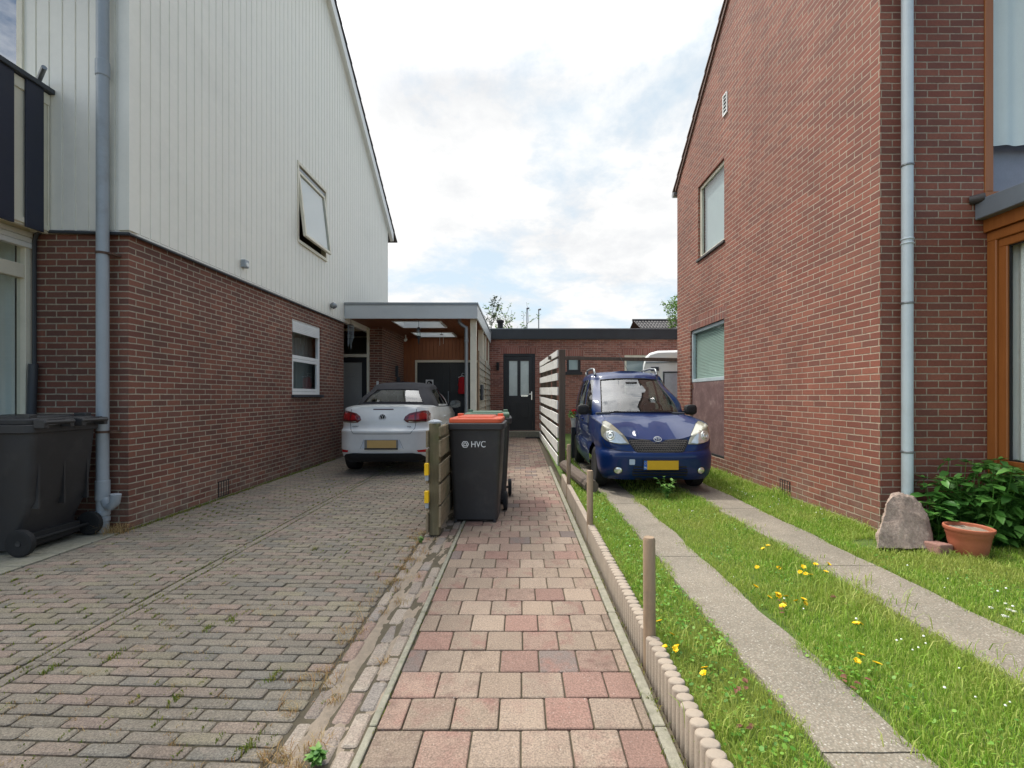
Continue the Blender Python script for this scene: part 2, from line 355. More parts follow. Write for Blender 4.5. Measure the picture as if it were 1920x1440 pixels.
M['grass'] = foliage('grass blades', [lin(96, 138, 38), lin(130, 170, 52), lin(154, 188, 68), lin(172, 192, 92), lin(192, 194, 112)], .55, .35, (lin(178, 180, 96), 1.6, .65))
M['clover'] = foliage('clover leaves', [lin(66, 116, 34), lin(98, 148, 48), lin(132, 172, 66)], .5, .25)
M['straw'] = foliage('dry grass', [lin(150, 128, 84), lin(184, 160, 112), lin(168, 120, 70)], .8, .15)
M['mossweed'] = foliage('joint weeds', [lin(84, 104, 30), lin(116, 134, 46), lin(146, 128, 60)], .8, .15)
M['bark'] = plain('bark', lin(88, 80, 72), .9, 0, .25, 14.0, .004, 60)
M['caravan'] = plain('white caravan skin', lin(230, 232, 230), .35, 0, .04, 2.0)
M['pampas'] = foliage('dried pampas', [lin(176, 150, 116), lin(206, 184, 150)], .9, .2)
M['signwhite'] = plain('white print', lin(238, 238, 236), .5, 0, .02)

def m_concrete():
    b = NB('exposed gravel concrete'); pos = b.geo()['Position']
    vo = b.n('ShaderNodeTexVoronoi', {'Vector': pos, 'Scale': 110.0}); cc = vo.outputs['Color']
    sv = b.n('ShaderNodeSeparateColor', {0: cc}).outputs
    c = b.ramp(sv[0], [(0, lin(120, 112, 100)), (.3, lin(158, 150, 138)), (.6, lin(176, 168, 154)), (.85, lin(146, 128, 112)), (1, lin(204, 200, 190))])
    c = b.mix(b.rng(vo.outputs['Distance'], .25, .6), c, lin(140, 132, 118))
    c = b.mix(1.0, c, b.ramp(b.noise(pos, 1.7, 7, .7), [(.3, (.64, .64, .62)), (.7, (1.0, .98, .95))]), 'MULTIPLY')
    c = b.mix(b.rng(b.noise(pos, 3.5, 8, .75), .52, .72, 0, .6), c, lin(112, 102, 86))
    M['concrete'] = b.done(c, .92, 0, b.bump(b.m('SUBTRACT', 1.0, vo.outputs['Distance']), .004, .7))
m_concrete()
def m_panel():
    b = NB('blotchy purple brown panel'); pos = b.geo()['Position']; n = b.noise(pos, 4.5, 9, .75); n2 = b.noise(pos, 26.0, 6, .7)
    c = b.ramp(b.m('ADD', b.m('MULTIPLY', n, .7), b.m('MULTIPLY', n2, .3)), [(.35, lin(92, 70, 70)), (.52, lin(116, 90, 88)), (.62, lin(140, 116, 112)), (.72, lin(186, 172, 166))])
    M['panel'] = b.done(c, .6, 0, b.bump(n2, .002))
m_panel()
def m_lawn():
    b = NB('lawn soil'); pos = b.geo()['Position']; n = b.noise(pos, 2.0, 6, .7); n2 = b.noise(pos, 40.0, 4)
    c = b.ramp(b.m('ADD', b.m('MULTIPLY', n, .5), b.m('MULTIPLY', n2, .5)), [(.3, lin(58, 74, 30)), (.55, lin(86, 108, 42)), (.75, lin(118, 124, 66))])
    M['lawn'] = b.done(c, .95, 0, b.bump(n2, .012))
m_lawn()
def m_rock():
    b = NB('granite boulder'); o = b.obj(); n = b.noise(o, 5.0, 8, .7); n2 = b.noise(o, 45.0, 6, .75)
    c = b.ramp(b.m('ADD', b.m('MULTIPLY', n, .45), b.m('MULTIPLY', n2, .55)), [(.3, lin(104, 92, 82)), (.48, lin(152, 133, 120)), (.6, lin(178, 158, 143)), (.75, lin(208, 190, 175))])
    M['rock'] = b.done(c, .9, 0, b.bump(b.m('ADD', n, b.m('MULTIPLY', n2, .5)), .02, .9))
m_rock()
# ------------------------------------------------------------------ camera, sky, sun
cam = bpy.data.cameras.new('camera'); co = bpy.data.objects.new('camera', cam); COL.objects.link(co)
co.location = (0, 0, H); co.rotation_euler = (R(90), 0, 0)
cam.sensor_width = 36; cam.sensor_fit = 'HORIZONTAL'; cam.lens = 36*F/1920
cam.shift_x = -(CX-960)/1920; cam.shift_y = (CY-720)/1920; cam.clip_start = .05; cam.clip_end = 2000
SC.camera = co
SUN_AZ, SUN_EL = R(-44), R(57)
def world():
    w = bpy.data.worlds.new('World'); SC.world = w; w.use_nodes = True; t = w.node_tree; t.nodes.clear()
    b = NB.__new__(NB); b.t = t
    out = t.nodes.new('ShaderNodeOutputWorld')
    sky = b.n('ShaderNodeTexSky', sky_type='NISHITA', sun_disc=False, sun_elevation=SUN_EL, sun_rotation=SUN_AZ)
    sky.air_density = 1.0; sky.dust_density = .6; sky.ozone_density = 1.2
    d = b.n('ShaderNodeTexCoord').outputs['Generated']; s = b.n('ShaderNodeSeparateXYZ', {0: d}).outputs
    z = b.m('ADD', b.m('MAXIMUM', s[2], 0.0), .22)
    p = b.n('ShaderNodeCombineXYZ', {0: b.m('DIVIDE', s[0], z), 1: b.m('DIVIDE', s[1], z), 2: 3.7}).outputs[0]
    n1 = b.noise(p, 1.05, 10, .60, .25); n2 = b.noise(p, 2.6, 10, .64, .15); n3 = b.noise(p, .6, 3, .5)
    cov = b.m('ADD', b.m('ADD', b.m('MULTIPLY', n1, .62), b.m('MULTIPLY', n2, .3)), b.m('ADD', b.m('ADD', b.m('MULTIPLY', b.m('MINIMUM', s[1], 0.0), .30), .05), b.m('MULTIPLY', s[0], -.14)))
    mask = b.rng(cov, .415, .505)
    shade = b.m('ADD', b.m('MULTIPLY', n2, .55), b.m('MULTIPLY', n3, .45))
    cl = b.ramp(shade, [(.36, (.485, .497, .522)), (.45, (.57, .576, .588)), (.52, (.645, .645, .645))])
    # brighter towards the veiled sun
    sd = (math.sin(SUN_AZ)*math.cos(SUN_EL), math.cos(SUN_AZ)*math.cos(SUN_EL), math.sin(SUN_EL))
    dot = b.n('ShaderNodeVectorMath', {0: d, 1: sd}, operation='DOT_PRODUCT').outputs['Value']
    glow = b.rng(dot, .84, 1.0, 0.0, .8)
    cl = b.mix(1.0, cl, b.n('ShaderNodeCombineColor', {0: b.m('ADD', glow, 1.0), 1: b.m('ADD', glow, 1.0), 2: b.m('ADD', glow, .99)}).outputs[0], 'MULTIPLY')
    up = b.m('ADD', b.rng(s[2], .56, .85, 0.0, 1.75), b.rng(s[1], .1, -.5, 1.0, 1.95)); cl = b.mix(1.0, cl, b.n('ShaderNodeCombineColor', {0: up, 1: up, 2: up}).outputs[0], 'MULTIPLY')  # extra sky brightness overhead and behind the camera, added to fill shaded fronts
    blue = b.mix(1.0, sky.outputs[0], (.11, .11, .11), 'MULTIPLY')
    veil = b.mix(b.rng(s[1], -.5, .35, .20, .80), blue, (.455, .53, .57))
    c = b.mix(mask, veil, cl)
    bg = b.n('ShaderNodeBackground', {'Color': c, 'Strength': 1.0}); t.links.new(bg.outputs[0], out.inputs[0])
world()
sl = bpy.data.lights.new('sun', 'SUN'); sl.energy = 1.8; sl.angle = R(4.0); sl.color = (1.0, .95, .87)
so = bpy.data.objects.new('sun', sl); COL.objects.link(so); so.location = (-6, 6, 14)
so.rotation_euler = Vector((math.sin(SUN_AZ)*math.cos(SUN_EL), math.cos(SUN_AZ)*math.cos(SUN_EL), math.sin(SUN_EL))).to_track_quat('Z', 'Y').to_euler()
SC.view_settings.view_transform = 'Standard'; SC.view_settings.look = 'None'; SC.view_settings.exposure = 0.72; SC.view_settings.gamma = 1
SC.cycles.max_bounces = 8; SC.cycles.transparent_max_bounces = 16; SC.cycles.caustics_reflective = False; SC.cycles.caustics_refractive = False

# ------------------------------------------------------------------ ground
def struct(name, me, mat, **k): return tag(put(name, me, mat, None, **k), kind='structure')
g = MB(); g.box(-400, -400, -1.0, 400, 600, -.06); struct('ground', g.mesh(), M['soil'])
g = MB(); g.quad((-3.95, .8, -.012), (-.62, .8, -.012), (-.62, 15.4, -.012), (-3.95, 15.4, -.012)); g.quad((-.62, .8, -.012), (.62, .8, -.012), (.62, 15.4, -.012), (-.62, 15.4, -.012))
g.quad((-5.2, 4.7, -.012), (-3.95, 4.7, -.012), (-3.95, 14.4, -.012), (-5.2, 14.4, -.012)); struct('joint_sand', g.mesh(), M['soil'])

def paver(V, Fc, cx, cy, sx, sy, z, rot, gap=.006, bev=.006, wob=.0):
    c, s = math.cos(rot), math.sin(rot); b = len(V); hx, hy = sx/2-gap/2, sy/2-gap/2
    tx, ty = random.uniform(-wob, wob), random.uniform(-wob, wob)
    r = bev*1.2
    def ringp(ix, zz):
        o = []
        for (qx, qy) in ((-1, -1), (1, -1), (1, 1), (-1, 1)):
            X, Y = (hx-ix), (hy-ix); k = r if ix == 0 else r*.8
            a = (qx*X, qy*(Y-k)); e = (qx*(X-k), qy*Y)
            for (px, py) in ((a, e) if qx*qy > 0 else (e, a)):
                o.append((cx+px*c-py*s, cy+px*s+py*c, zz+tx*px+ty*py))
        return o
    V += ringp(0, z-.03); V += ringp(0, z-bev*.7); V += ringp(bev, z)
    for l in (0, 8):
        for k in range(8): Fc.append((b+l+k, b+l+(k+1) % 8, b+l+8+(k+1) % 8, b+l+8+k))
    Fc.append(tuple(b+16+k for k in range(8)))
def flat(name, V, Fc, mat):
    me = bpy.data.meshes.new(name); me.from_pydata(V, [], Fc); me.validate(); return struct(name, me, mat)
def und(x, y, a=.006): return a*(mnoise.noise(Vector((x*.9, y*.9, 3.1)))+.6*mnoise.noise(Vector((x*2.3, y*2.3, 8.1))))

# driveway: long narrow bricks in rows across it, one row turned along the fall line
V, Fc = [], []; bl, bw, skew = .212, .0705, -.036
for i in range(int(14.6/bw)):
    y0 = .9+i*bw
    for (xa, xb, sk) in ((-3.95, -2.515, .012), (-2.435, -.94, skew)):
        x = xa-(bl*.5 if i % 2 else 0)+random.uniform(-.006, .006)
        while x < xb-.02:
            a, e = max(x, xa), min(x+bl, xb)
            if e-a > .05:
                cx = (a+e)/2; cy = y0+sk*(cx-(-2.475))+random.uniform(-.0025, .0025)
                paver(V, Fc, cx, cy, e-a, bw, und(cx, cy)+random.uniform(-.0025, .002)-.001, sk+random.uniform(-.012, .012), .0085, .007, .016)
            x += bl
y = .9
while y < 15.2:
    paver(V, Fc, -2.475+random.uniform(-.003, .003), y+bl/2, .074, bl, und(-2.475, y)-.003, random.uniform(-.01, .01), .006, .006, .01); y += bl
for i in range(int(9.6/bw)):                       # under the carport, beside the house
    y0 = 10.5+i*bw*1.0
    if y0 > 14.4: break
    x = -5.1-(bl*.5 if i % 2 else 0)
    while x < -3.96:
        e = min(x+bl, -3.955)
        if e-x > .05: paver(V, Fc, (x+e)/2, y0, e-x, bw, 0, 0, .0085, .007)
        x += bl
flat('driveway', V, Fc, M['drive'])
# border bricks between driveway and garden path
V, Fc = [], []
y = .9
while y < 8.6:
    paver(V, Fc, -.897+random.uniform(-.006, .006), y+.1, .075, .2, random.uniform(-.006, .002)-.004, random.uniform(-.03, .03), .01, .008, .03)
    if random.random() < .93: paver(V, Fc, -.748+random.uniform(-.006, .006), y+.07, .085, .21, random.uniform(-.008, .002)-.005, random.uniform(-.04, .04), .012, .008, .04)
    if random.random() < .93: paver(V, Fc, -.664+random.uniform(-.005, .005), y+.15, .078, .21, random.uniform(-.006, .001)-.004, random.uniform(-.03, .03), .012, .008, .04)
    y += .212
while y < 15.2:
    for x in (-.897, -.8, -.705): paver(V, Fc, x, y, .09, .2, -.004, 0, .008, .006)
    y += .205
flat('border', V, Fc, M['band'])
N = 60; P = []
for k in range(260):
    yy = .8+k*.03; P.append([(-.93+.0128*j, yy, -.0130+.0075*mnoise.noise(Vector((j*.3, yy*5, 1.0)))+.004*mnoise.noise(Vector((j*.9, yy*19, 4.0)))+.006*math.exp(-((j-7)/2.2)**2)) for j in range(25)])
g = MB(); g.grid(P); struct('dirt', g.mesh(), M['dirt'], smooth=180)
# garden path: square pavers, half bond
V, Fc = [], []; pl = .1975
for i in range(int(14.35/pl)):
    y0 = .9+i*pl; x = -.588-(pl/2 if i % 2 else 0)+random.uniform(-.012, .012)
    while x < .545:
        a, e = max(x, -.588), min(x+pl, .548)
        if e-a > .03: paver(V, Fc, (a+e)/2, y0+pl/2+random.uniform(-.002, .002), e-a, pl, und(a, y0, .004)+random.uniform(-.0015, .0015), random.uniform(-.006, .006), .0075, .0045, .010)
        x += pl
flat('garden_path', V, Fc, M['path'])
for nm, xa, xb, y1 in (('kerb', -.622, -.59, 15.1), ('kerb', .55, .60, 8.4)):
    V, Fc = [], []; y = .9
    while y < y1:
        paver(V, Fc, (xa+xb)/2, y+.5, xb-xa+.004, 1.0, .006, random.uniform(-.002, .002), .006, .004); y += 1.0
    flat(nm, V, Fc, M['kerb'])
# concrete slabs in front of the left house
V, Fc = [], []
for i in range(9):
    for j in range(8):
        paver(V, Fc, -4.12-j*.3, 1.9+i*.3+.15, .3, .3, random.uniform(-.004, .003), random.uniform(-.006, .006), .008, .005)
flat('pavement', V, Fc, M['kerb'])
# lawn level, with two concrete wheel strips
LZ = .10
P = []
for i in range(90):
    yy = .6+i*.17; P.append([(x, yy, LZ-.015+.012*mnoise.noise(Vector((x*1.5, yy*1.5, 4)))) for x in np.linspace(.64, 14, 90)])
g = MB(); g.grid(P); struct('lawn', g.mesh(), M['lawn'], smooth=180)
def strip(edges_l, edges_r, ys, joints):
    V, Fc = [], []
    for ya, yb in zip(joints[:-1], joints[1:]):
        n = max(2, int((yb-ya)/.06)); g = []
        for k in range(n+1):
            y = ya+.004+(yb-ya-.008)*k/n
            l = edges_l+.024*mnoise.noise(Vector((y*2.2, 1.3, 0)))+.012*mnoise.noise(Vector((y*9, 4.3, 0)))
            r = edges_r+.024*mnoise.noise(Vector((y*2.0, 7.3, 0)))+.012*mnoise.noise(Vector((y*9, 2.3, 0)))
            g.append([(l+(r-l)*t, y, LZ+.004+(-.04 if t in (0, 1) else 0)+.003*mnoise.noise(Vector((t*3, y*4, 9)))) for t in (0, .02, .2, .4, .6, .8, .98, 1)])
        b = len(V); V += [p for q in g for p in q]
        Fc += [(b+i*8+j, b+i*8+j+1, b+(i+1)*8+j+1, b+(i+1)*8+j) for i in range(n) for j in range(7)]
        Fc += [tuple(b+j for j in range(8)), tuple(b+n*8+j for j in range(8))]
    return V, Fc
flat('wheel_strip', *strip(1.06, 1.42, None, [.8, 1.63, 3.62, 5.4, 7.4, 9.4, 11]), M['concrete'])
flat('wheel_strip', *strip(2.19, 2.65, None, [.8, 1.9, 3.42, 5.15, 7.2, 9.2, 11]), M['concrete'])
# ------------------------------------------------------------------ building helpers
def wall(g, axis, pos, u0, u1, z0, top, holes=(), inward=-1, rev=.1, breaks=(), mi=0):
    def pt(u, z, off=0): return (pos+off*inward, u, z) if axis == 'x' else (u, pos+off*inward, z)
    tp = top if callable(top) else (lambda u: top)
    us = sorted({u0, u1, *[h[0] for h in holes], *[h[1] for h in holes], *breaks}); us = [u for u in us if u0 <= u <= u1]
    for a, b in zip(us[:-1], us[1:]):
        hs = sorted([h for h in holes if h[0] <= a+1e-6 and h[1] >= b-1e-6], key=lambda h: h[2]); z = z0
        for h in hs:
            if h[2] > z+1e-4: g.quad(pt(a, z), pt(b, z), pt(b, h[2]), pt(a, h[2]), mi)
            z = h[3]
        g.quad(pt(a, z), pt(b, z), pt(b, tp(b)), pt(a, tp(a)), mi)
    for h in holes:
        c = [(h[0], h[2]), (h[1], h[2]), (h[1], h[3]), (h[0], h[3])]
        for i in range(4):
            p, q = c[i], c[(i+1) % 4]; g.quad(pt(*p), pt(*q), pt(*q, rev), pt(*p, rev), mi)
def boards(g, axis, pos, u0, u1, pitch, z0, top, holes=(), inward=-1, groove=.014, deep=.012):
    def pt(u, z, off): return (pos+off*inward, u, z) if axis == 'x' else (u, pos+off*inward, z)
    pr = []; u = u0
    while u < u1-1e-4:
        e = min(u+pitch, u1); pr += [(u, deep), (u+groove*.4, deep), (u+groove, 0), (e-.003, 0)]; u = e
    pr.append((u1, deep))
    for (a, da), (b, db) in zip(pr[:-1], pr[1:]):
        cuts = sorted({a, b, *[x for h in holes for x in h[:2] if a < x < b]})
        for p, q in zip(cuts[:-1], cuts[1:]):
            dp = da+(db-da)*(p-a)/(b-a) if b > a else da; dq = da+(db-da)*(q-a)/(b-a) if b > a else db; mid = (p+q)/2; z = z0
            for h in sorted([h for h in holes if h[0] < mid < h[1]], key=lambda h: h[2]):
                g.quad(pt(p, z, dp), pt(q, z, dq), pt(q, h[2], dq), pt(p, h[2], dp)); z = h[3]
            g.quad(pt(p, z, dp), pt(q, z, dq), pt(q, top(q), dq), pt(p, top(p), dp))
def pane(name, axis, pos, u0, u1, z0, z1, mat, parent):
    g = MB()
    if axis == 'x': g.quad((pos, u0, z0), (pos, u1, z0), (pos, u1, z1), (pos, u0, z1))
    else: g.quad((u0, pos, z0), (u1, pos, z0), (u1, pos, z1), (u0, pos, z1))
    return put(name, g.mesh(), mat, parent)
def roomp(x0, x1, y0, y1, z0, z1, parent, open_side, mat='room', name='room'):
    g = MB(); q = {'x0': [(x0, y0, z0), (x0, y1, z0), (x0, y1, z1), (x0, y0, z1)], 'x1': [(x1, y0, z0), (x1, y1, z0), (x1, y1, z1), (x1, y0, z1)],
                   'y0': [(x0, y0, z0), (x1, y0, z0), (x1, y0, z1), (x0, y0, z1)], 'y1': [(x0, y1, z0), (x1, y1, z0), (x1, y1, z1), (x0, y1, z1)],
                   'z0': [(x0, y0, z0), (x1, y0, z0), (x1, y1, z0), (x0, y1, z0)], 'z1': [(x0, y0, z1), (x1, y0, z1), (x1, y1, z1), (x0, y1, z1)]}
    for k, v in q.items():
        if k != open_side: g.quad(*v)
    return put(name, g.mesh(), M[mat], parent)
def curtain(name, axis, pos, u0, u1, z0, z1, mat, parent, amp=.03, wl=.11):
    n = int(abs(u1-u0)/.012)+2; P = []
    for k in range(n):
        u = u0+(u1-u0)*k/(n-1); o = pos+amp*math.sin(u/wl*6.283+1.5*math.sin(u*5))
        P.append([((o, u, z) if axis == 'x' else (u, o, z)) for z in (z0, z1)])
    g = MB(); g.grid(P); return put(name, g.mesh(), mat, parent, smooth=180)
def downpipe(g, x, y, z0, z1, r): g.tube([(x, y, z0), (x, y, z1)], r, 16)
def collar(g, x, y, z, r, h=.05): g.lathe([(r, z-h/2), (r+.006, z-h/2+.006), (r+.006, z+h/2-.006), (r, z+h/2)], (x, y, 0), 'z', 16)

# ------------------------------------------------------------------ left house
LX = -4.0; LF = 4.73
rz = lambda y: 6.32+.717*(14.17-y) if y >= 9.4 else 6.32+.717*(14.17-9.4)-.717*(9.4-y)
house = thing('house', 'house on the left with cream vertical cladding over a red brick ground floor', 'house', (-7, 8, 0))
g = MB(); lw = (8.13, 9.31, 1.38, 2.73)
wall(g, 'x', LX, LF, 10.5, -.06, 3.06, [lw], -1, .11)
g.quad((LX, 10.5, -.06), (-4.95, 10.5, -.06), (-4.95, 10.5, 3.14), (LX, 10.5, 3.14)); g.quad((-4.95, 10.5, -.06), (-4.95, 12.0, -.06), (-4.95, 12.0, 3.14), (-4.95, 10.5, 3.14))
wall(g, 'y', LF, -12, LX, -.06, 3.06, [(-8.8, -5.1, .22, 2.98)], 1)
wall(g, 'y', 12.0, -3.90, -3.57, -.06, 3.14, [], 1); g.quad((-3.57, 12.0, -.06), (-3.57, 14.2, -.06), (-3.57, 14.2, 3.14), (-3.57, 12.0, 3.14))
g.put('brick_wall', M['brick_l'], house)
g = MB(); uw = (8.26, 9.47, 4.13, 5.54)
boards(g, 'x', LX+.035, LF-.035, 13.9, .1337, 3.04, rz, [uw], -1)
boards(g, 'y', LF-.035, -12, LX+.035, .1337, 3.04, lambda u: 6.25, [(-6.4, -5.03, 3.2, 6.2)], 1)
wall(g, 'y', 13.9, -12, LX+.035, 3.1, 6.4, [], -1); wall(g, 'x', -12, LF, 13.9, 0, rz, [], 1)
g.box(LX-.06, LF-.03, 3.018, LX+.033, 13.9, 3.038); g.box(-12, LF-.033, 3.018, LX-.061, LF+.06, 3.038)
g.box(LX+.0335, LF-.05, 3.035, LX+.05, LF+.06, 6.2); g.box(LX-.06, LF-.05, 3.035, LX+.033, LF-.0365, 6.2)
put('cladding', g.mesh(), M['siding'], house)
g = MB()                                                     # dark strip painting in the shadow gap under the cladding
g.box(LX-.05, LF-.025, 3.0, LX+.012, 10.5, 3.017); put('shadow_strip', g.mesh(), M['darkgrey'], house)
# roof
def slope_slab(g, x0, x1, ya, za, yb, zb, t):
    v = [(x, y, z+d) for x in (x0, x1) for (y, z) in ((ya, za), (yb, zb)) for d in (0, t)]
    g.add(v, [(0, 1, 3, 2), (4, 6, 7, 5), (0, 4, 5, 1), (2, 3, 7, 6), (1, 5, 7, 3), (0, 2, 6, 4)])
g = MB()
for sgn in (1, -1):
    n = 17
    for k in range(n):
        ya = 9.4+sgn*k*.3; yb = 9.4+sgn*(k+1)*.3+sgn*.04
        za = rz(9.4)+.02-.717*k*.3; zb = za-.717*.34
        slope_slab(g, -12, LX+.15, ya, za+.05, yb, zb+.09, .035)
g.tube([(-12, 9.4, rz(9.4)+.13), (LX+.15, 9.4, rz(9.4)+.13)], .11, 10)
g.put('roof', M['tile'], house)
g = MB()
for sgn in (1, -1):
    ye = 14.17 if sgn > 0 else 4.5
    slope_slab(g, LX+.03, LX+.13, 9.4, rz(9.4)-.24, ye, rz(ye)-.24, .27)
g.put('barge_board', M['white'], house, bevel=.004)
# upper side window, opened outward at the bottom
def lw_window():
    f = MB(); x = LX+.035
    f.frame('x', x-.09, x+.012, uw[0]-.02, uw[1]+.02, uw[2]-.02, uw[3]+.02, .055)
    w = f.put('window', M['cream'], house, bevel=.003); w['label'] = 'cream top window tilted open at its lower edge'
    f = MB(); f.box(x-.02, uw[0]+.035, uw[2]-.035, x+.035, uw[1]-.005, uw[2]-.018); f.put('sill', M['cream'], w)
    s = MB(); u0, u1, z0, z1 = uw[0]+.04, uw[1]-.04, uw[2]+.09, uw[3]-.13
    a = R(6.5)
    def tilt(me):
        for v in me.vertices:
            d = v.co - Vector((x-.03, 0, z1)); v.co = Vector((x-.03+d.x*math.cos(a)-d.z*math.sin(a), v.co.y, z1+d.x*math.sin(a)+d.z*math.cos(a)))
        return me
    s.frame('x', x-.055, x-.005, u0, u1, z0, z1, .05); put('sash', tilt(s.fixed()), M['cream'], w, bevel=.003)
    s = MB(); s.quad((x-.03, u0+.05, z0+.05), (x-.03, u1-.05, z0+.05), (x-.03, u1-.05, z1-.05), (x-.03, u0+.05, z1-.05)); put('pane', tilt(s.mesh()), M['pane_hi'], w)
    s = MB(); s.quad((x-.05, u0+.05, z0+.05), (x-.05, u1-.05, z0+.05), (x-.05, u1-.05, z1-.05), (x-.05, u0+.05, z1-.05)); put('pale_backing', tilt(s.mesh()), M['pale_backing'], w)  # white sheet behind the glass, puts in the pale reflection of the sky
    s = MB(); s.box(x-.06, u0, z1+.005, x-.01, u1, z1+.06); s.put('vent_strip', M['zinc'], w)
    roomp(x-2, x-.095, uw[0]-.4, uw[1]+.4, 3.4, 5.9, house, 'x1')
    s = MB(); s.box(x-.06, u0+.3, z0-.06, x-.02, u0+.9, z0-.03); s.put('window_stay', M['darkgrey'], w)
lw_window()
def lw_lower():
    x = LX; f = MB(); f.frame('x', x-.09, x-.03, lw[0], lw[1], lw[2], lw[3], .055); f.box(x-.09, lw[0]+.055, lw[3]-.33, x-.035, lw[1]-.055, lw[3]-.265) if 0 else None
    f.box(x-.085, lw[0]+.055, 2.03, x-.035, lw[1]-.055, 2.09)
    w = f.put('window', M['white'], house, bevel=.003)
    s = MB()
    for k in range(6): s.box(x-.05+.002*(k % 2), lw[0]+.056, lw[3]-.235+k*.03, x-.012, lw[1]-.056, lw[3]-.208+k*.03)
    s.put('shutter_box', M['white'], w, bevel=.003)
    pane('pane', 'x', x-.06, lw[0]+.055, lw[1]-.055, 2.09, lw[3]-.24, M['pane_hi'], w)
    a = R(-8); s = MB(); u0, u1, z0, z1 = lw[0]+.06, lw[1]-.06, lw[2]+.06, 2.025
    def sw(me):
        for v in me.vertices:
            d = v.co-Vector((x-.05, u1, 0)); v.co = Vector((x-.05+d.x*math.cos(a)-d.y*math.sin(a), u1+d.x*math.sin(a)+d.y*math.cos(a), v.co.z))
        return me
    s.frame('x', x-.075, x-.035, u0, u1, z0, z1, .05); sh = put('sash', s.fixed(), M['white'], w, bevel=.003)
    s = MB(); s.quad((x-.055, u0+.05, z0+.05), (x-.055, u1-.05, z0+.05), (x-.055, u1-.05, z1-.05), (x-.055, u0+.05, z1-.05)); put('pane', s.mesh(), M['pane_hi'], sh)
    s = MB(); s.box(x-.05, lw[0]-.03, lw[2]-.05, x+.05, lw[1]+.03, lw[2]-.002); s.put('sill', M['darkgrey'], w, bevel=.004)
    roomp(x-2.2, x-.1, lw[0]-.5, lw[1]+.6, .6, 2.9, house, 'x1')
    curtain('curtain', 'x', x-.28, lw[0]-.1, lw[1]+.3, 1.2, 2.8, plain('grey net curtain', lin(150, 156, 150), .85, 0, .1, 4.0), w, .02, .16)
lw_lower()
# entrance under the carport
def entrance():
    y = 12.0; g = MB(); g.frame('y', y-.03, y+.06, -4.95, -3.905, -.02, 3.1, .06); g.box(-4.89, y-.03, 2.36, -3.965, y+.06, 2.44)
    d = g.put('entrance', M['cream'], house, bevel=.003)
    g = MB(); g.frame('y', y, y+.05, -4.885, -3.97, .05, 2.355, .13); g.put('door_frame', M['black'], d, bevel=.003)
    g = MB(); g.box(-4.75, y+.012, .55, -4.105, y+.042, 2.22); g.box(-4.60, y, 1.86, -4.28, y+.011, 1.96)
    g.put('door_panel', plain('grey door panel', lin(150, 150, 144), .5, 0, .08, 3.0), d, bevel=.004)
    g = MB(); g.box(-4.75, y+.012, .18, -4.105, y+.044, .545); g.put('kick_board', M['black'], d)
    pane('transom', 'y', y+.03, -4.89, -3.965, 2.44, 3.04, M['pane'], d)
    roomp(-5.2, -3.95, y+.08, y+2, 0, 3.2, house, 'y0')
    g = MB(); g.box(-3.72, y-.02, 1.62, -3.66, y-.001, 1.74); g.put('doorbell', M['white'], house, bevel=.004)
entrance()
# bay window at the front
def bay():
    x = -4.99; y1 = LF; y0 = 3.3
    g = MB(); wall(g, 'x', x, y0, y1, -.05, 1.1, [], -1); g.box(-9, y0, -.05, x-.001, y0+.01, 1.1)
    b = g.put('bay_window', M['brick_l'], house)
    g = MB(); g.frame('x', x-.07, x+.02, y0, y1-.004, 1.1, 3.02, .075); g.box(x-.07, y0+.075, 2.54, x+.015, y1-.08, 2.68); g.box(x-.07, 3.9, 1.18, x+.01, 3.97, 2.54); g.frame('y', y0-.02, y0+.05, -9, x-.071, 1.1, 3.02, .08)
    g.put('frame', M['cream'], b, bevel=.004)
    g = MB()
    for k in range(3): g.box(x-.02, y0+.02, 2.85+.055*k, x+.045-.004*(k % 2), y1-.03, 2.9+.055*k)
    g.put('shutter_box', M['white'], b, bevel=.004)
    pane('pane', 'x', x-.03, y0+.075, y1-.08, 1.175, 2.54, M['pane'], b); pane('pane', 'x', x-.03, y0+.075, y1-.08, 2.68, 2.85, M['pane'], b)
    pane('pane', 'y', y0+.01, -9, x-.07, 1.175, 2.95, M['pane'], b)
    g = MB(); g.box(-9, y0, 3.021, x+.02, y1-.001, 3.06); g.put('roof', M['cream'], b)
    roomp(-8.9, -5.08, LF-.01, 8, .2, 3.0, house, 'y0', 'room'); 
    curtain('curtain', 'x', -5.75, 3.4, 4.1, 1.1, 2.95, M['teal'], b, .03, .09); curtain('curtain', 'y', 4.66, -5.5, -5.08, 1.0, 2.95, M['pale_backing'], b, .004)
bay()
pg = MB()
for k in range(420):                                          # dried plume behind the bay glass
    t = rng.random(); a = rng.random()*6.283; r = .15*math.sin(math.pi*min(1, t*.9+.08))*rng.random()**.5
    c = Vector((-5.28+r*math.cos(a)-.05*t, 4.47+r*math.sin(a), 1.55+.75*t)); d = Vector((math.cos(a)*.6, math.sin(a)*.6, .5)).normalized()*.07; s_ = d.cross(Vector((0, 0, 1))).normalized()*.006
    pg.add([c-s_, c+s_, c+d], [(0, 1, 2)])
pg.tube([(-5.4, 4.35, .9), (-5.32, 4.42, 1.3), (-5.27, 4.47, 1.7)], .008, 6)
tag(put('dried_plume', pg.mesh(), M['pampas']), 'beige dried pampas plume behind the bay window glass of the cream house', 'plant')
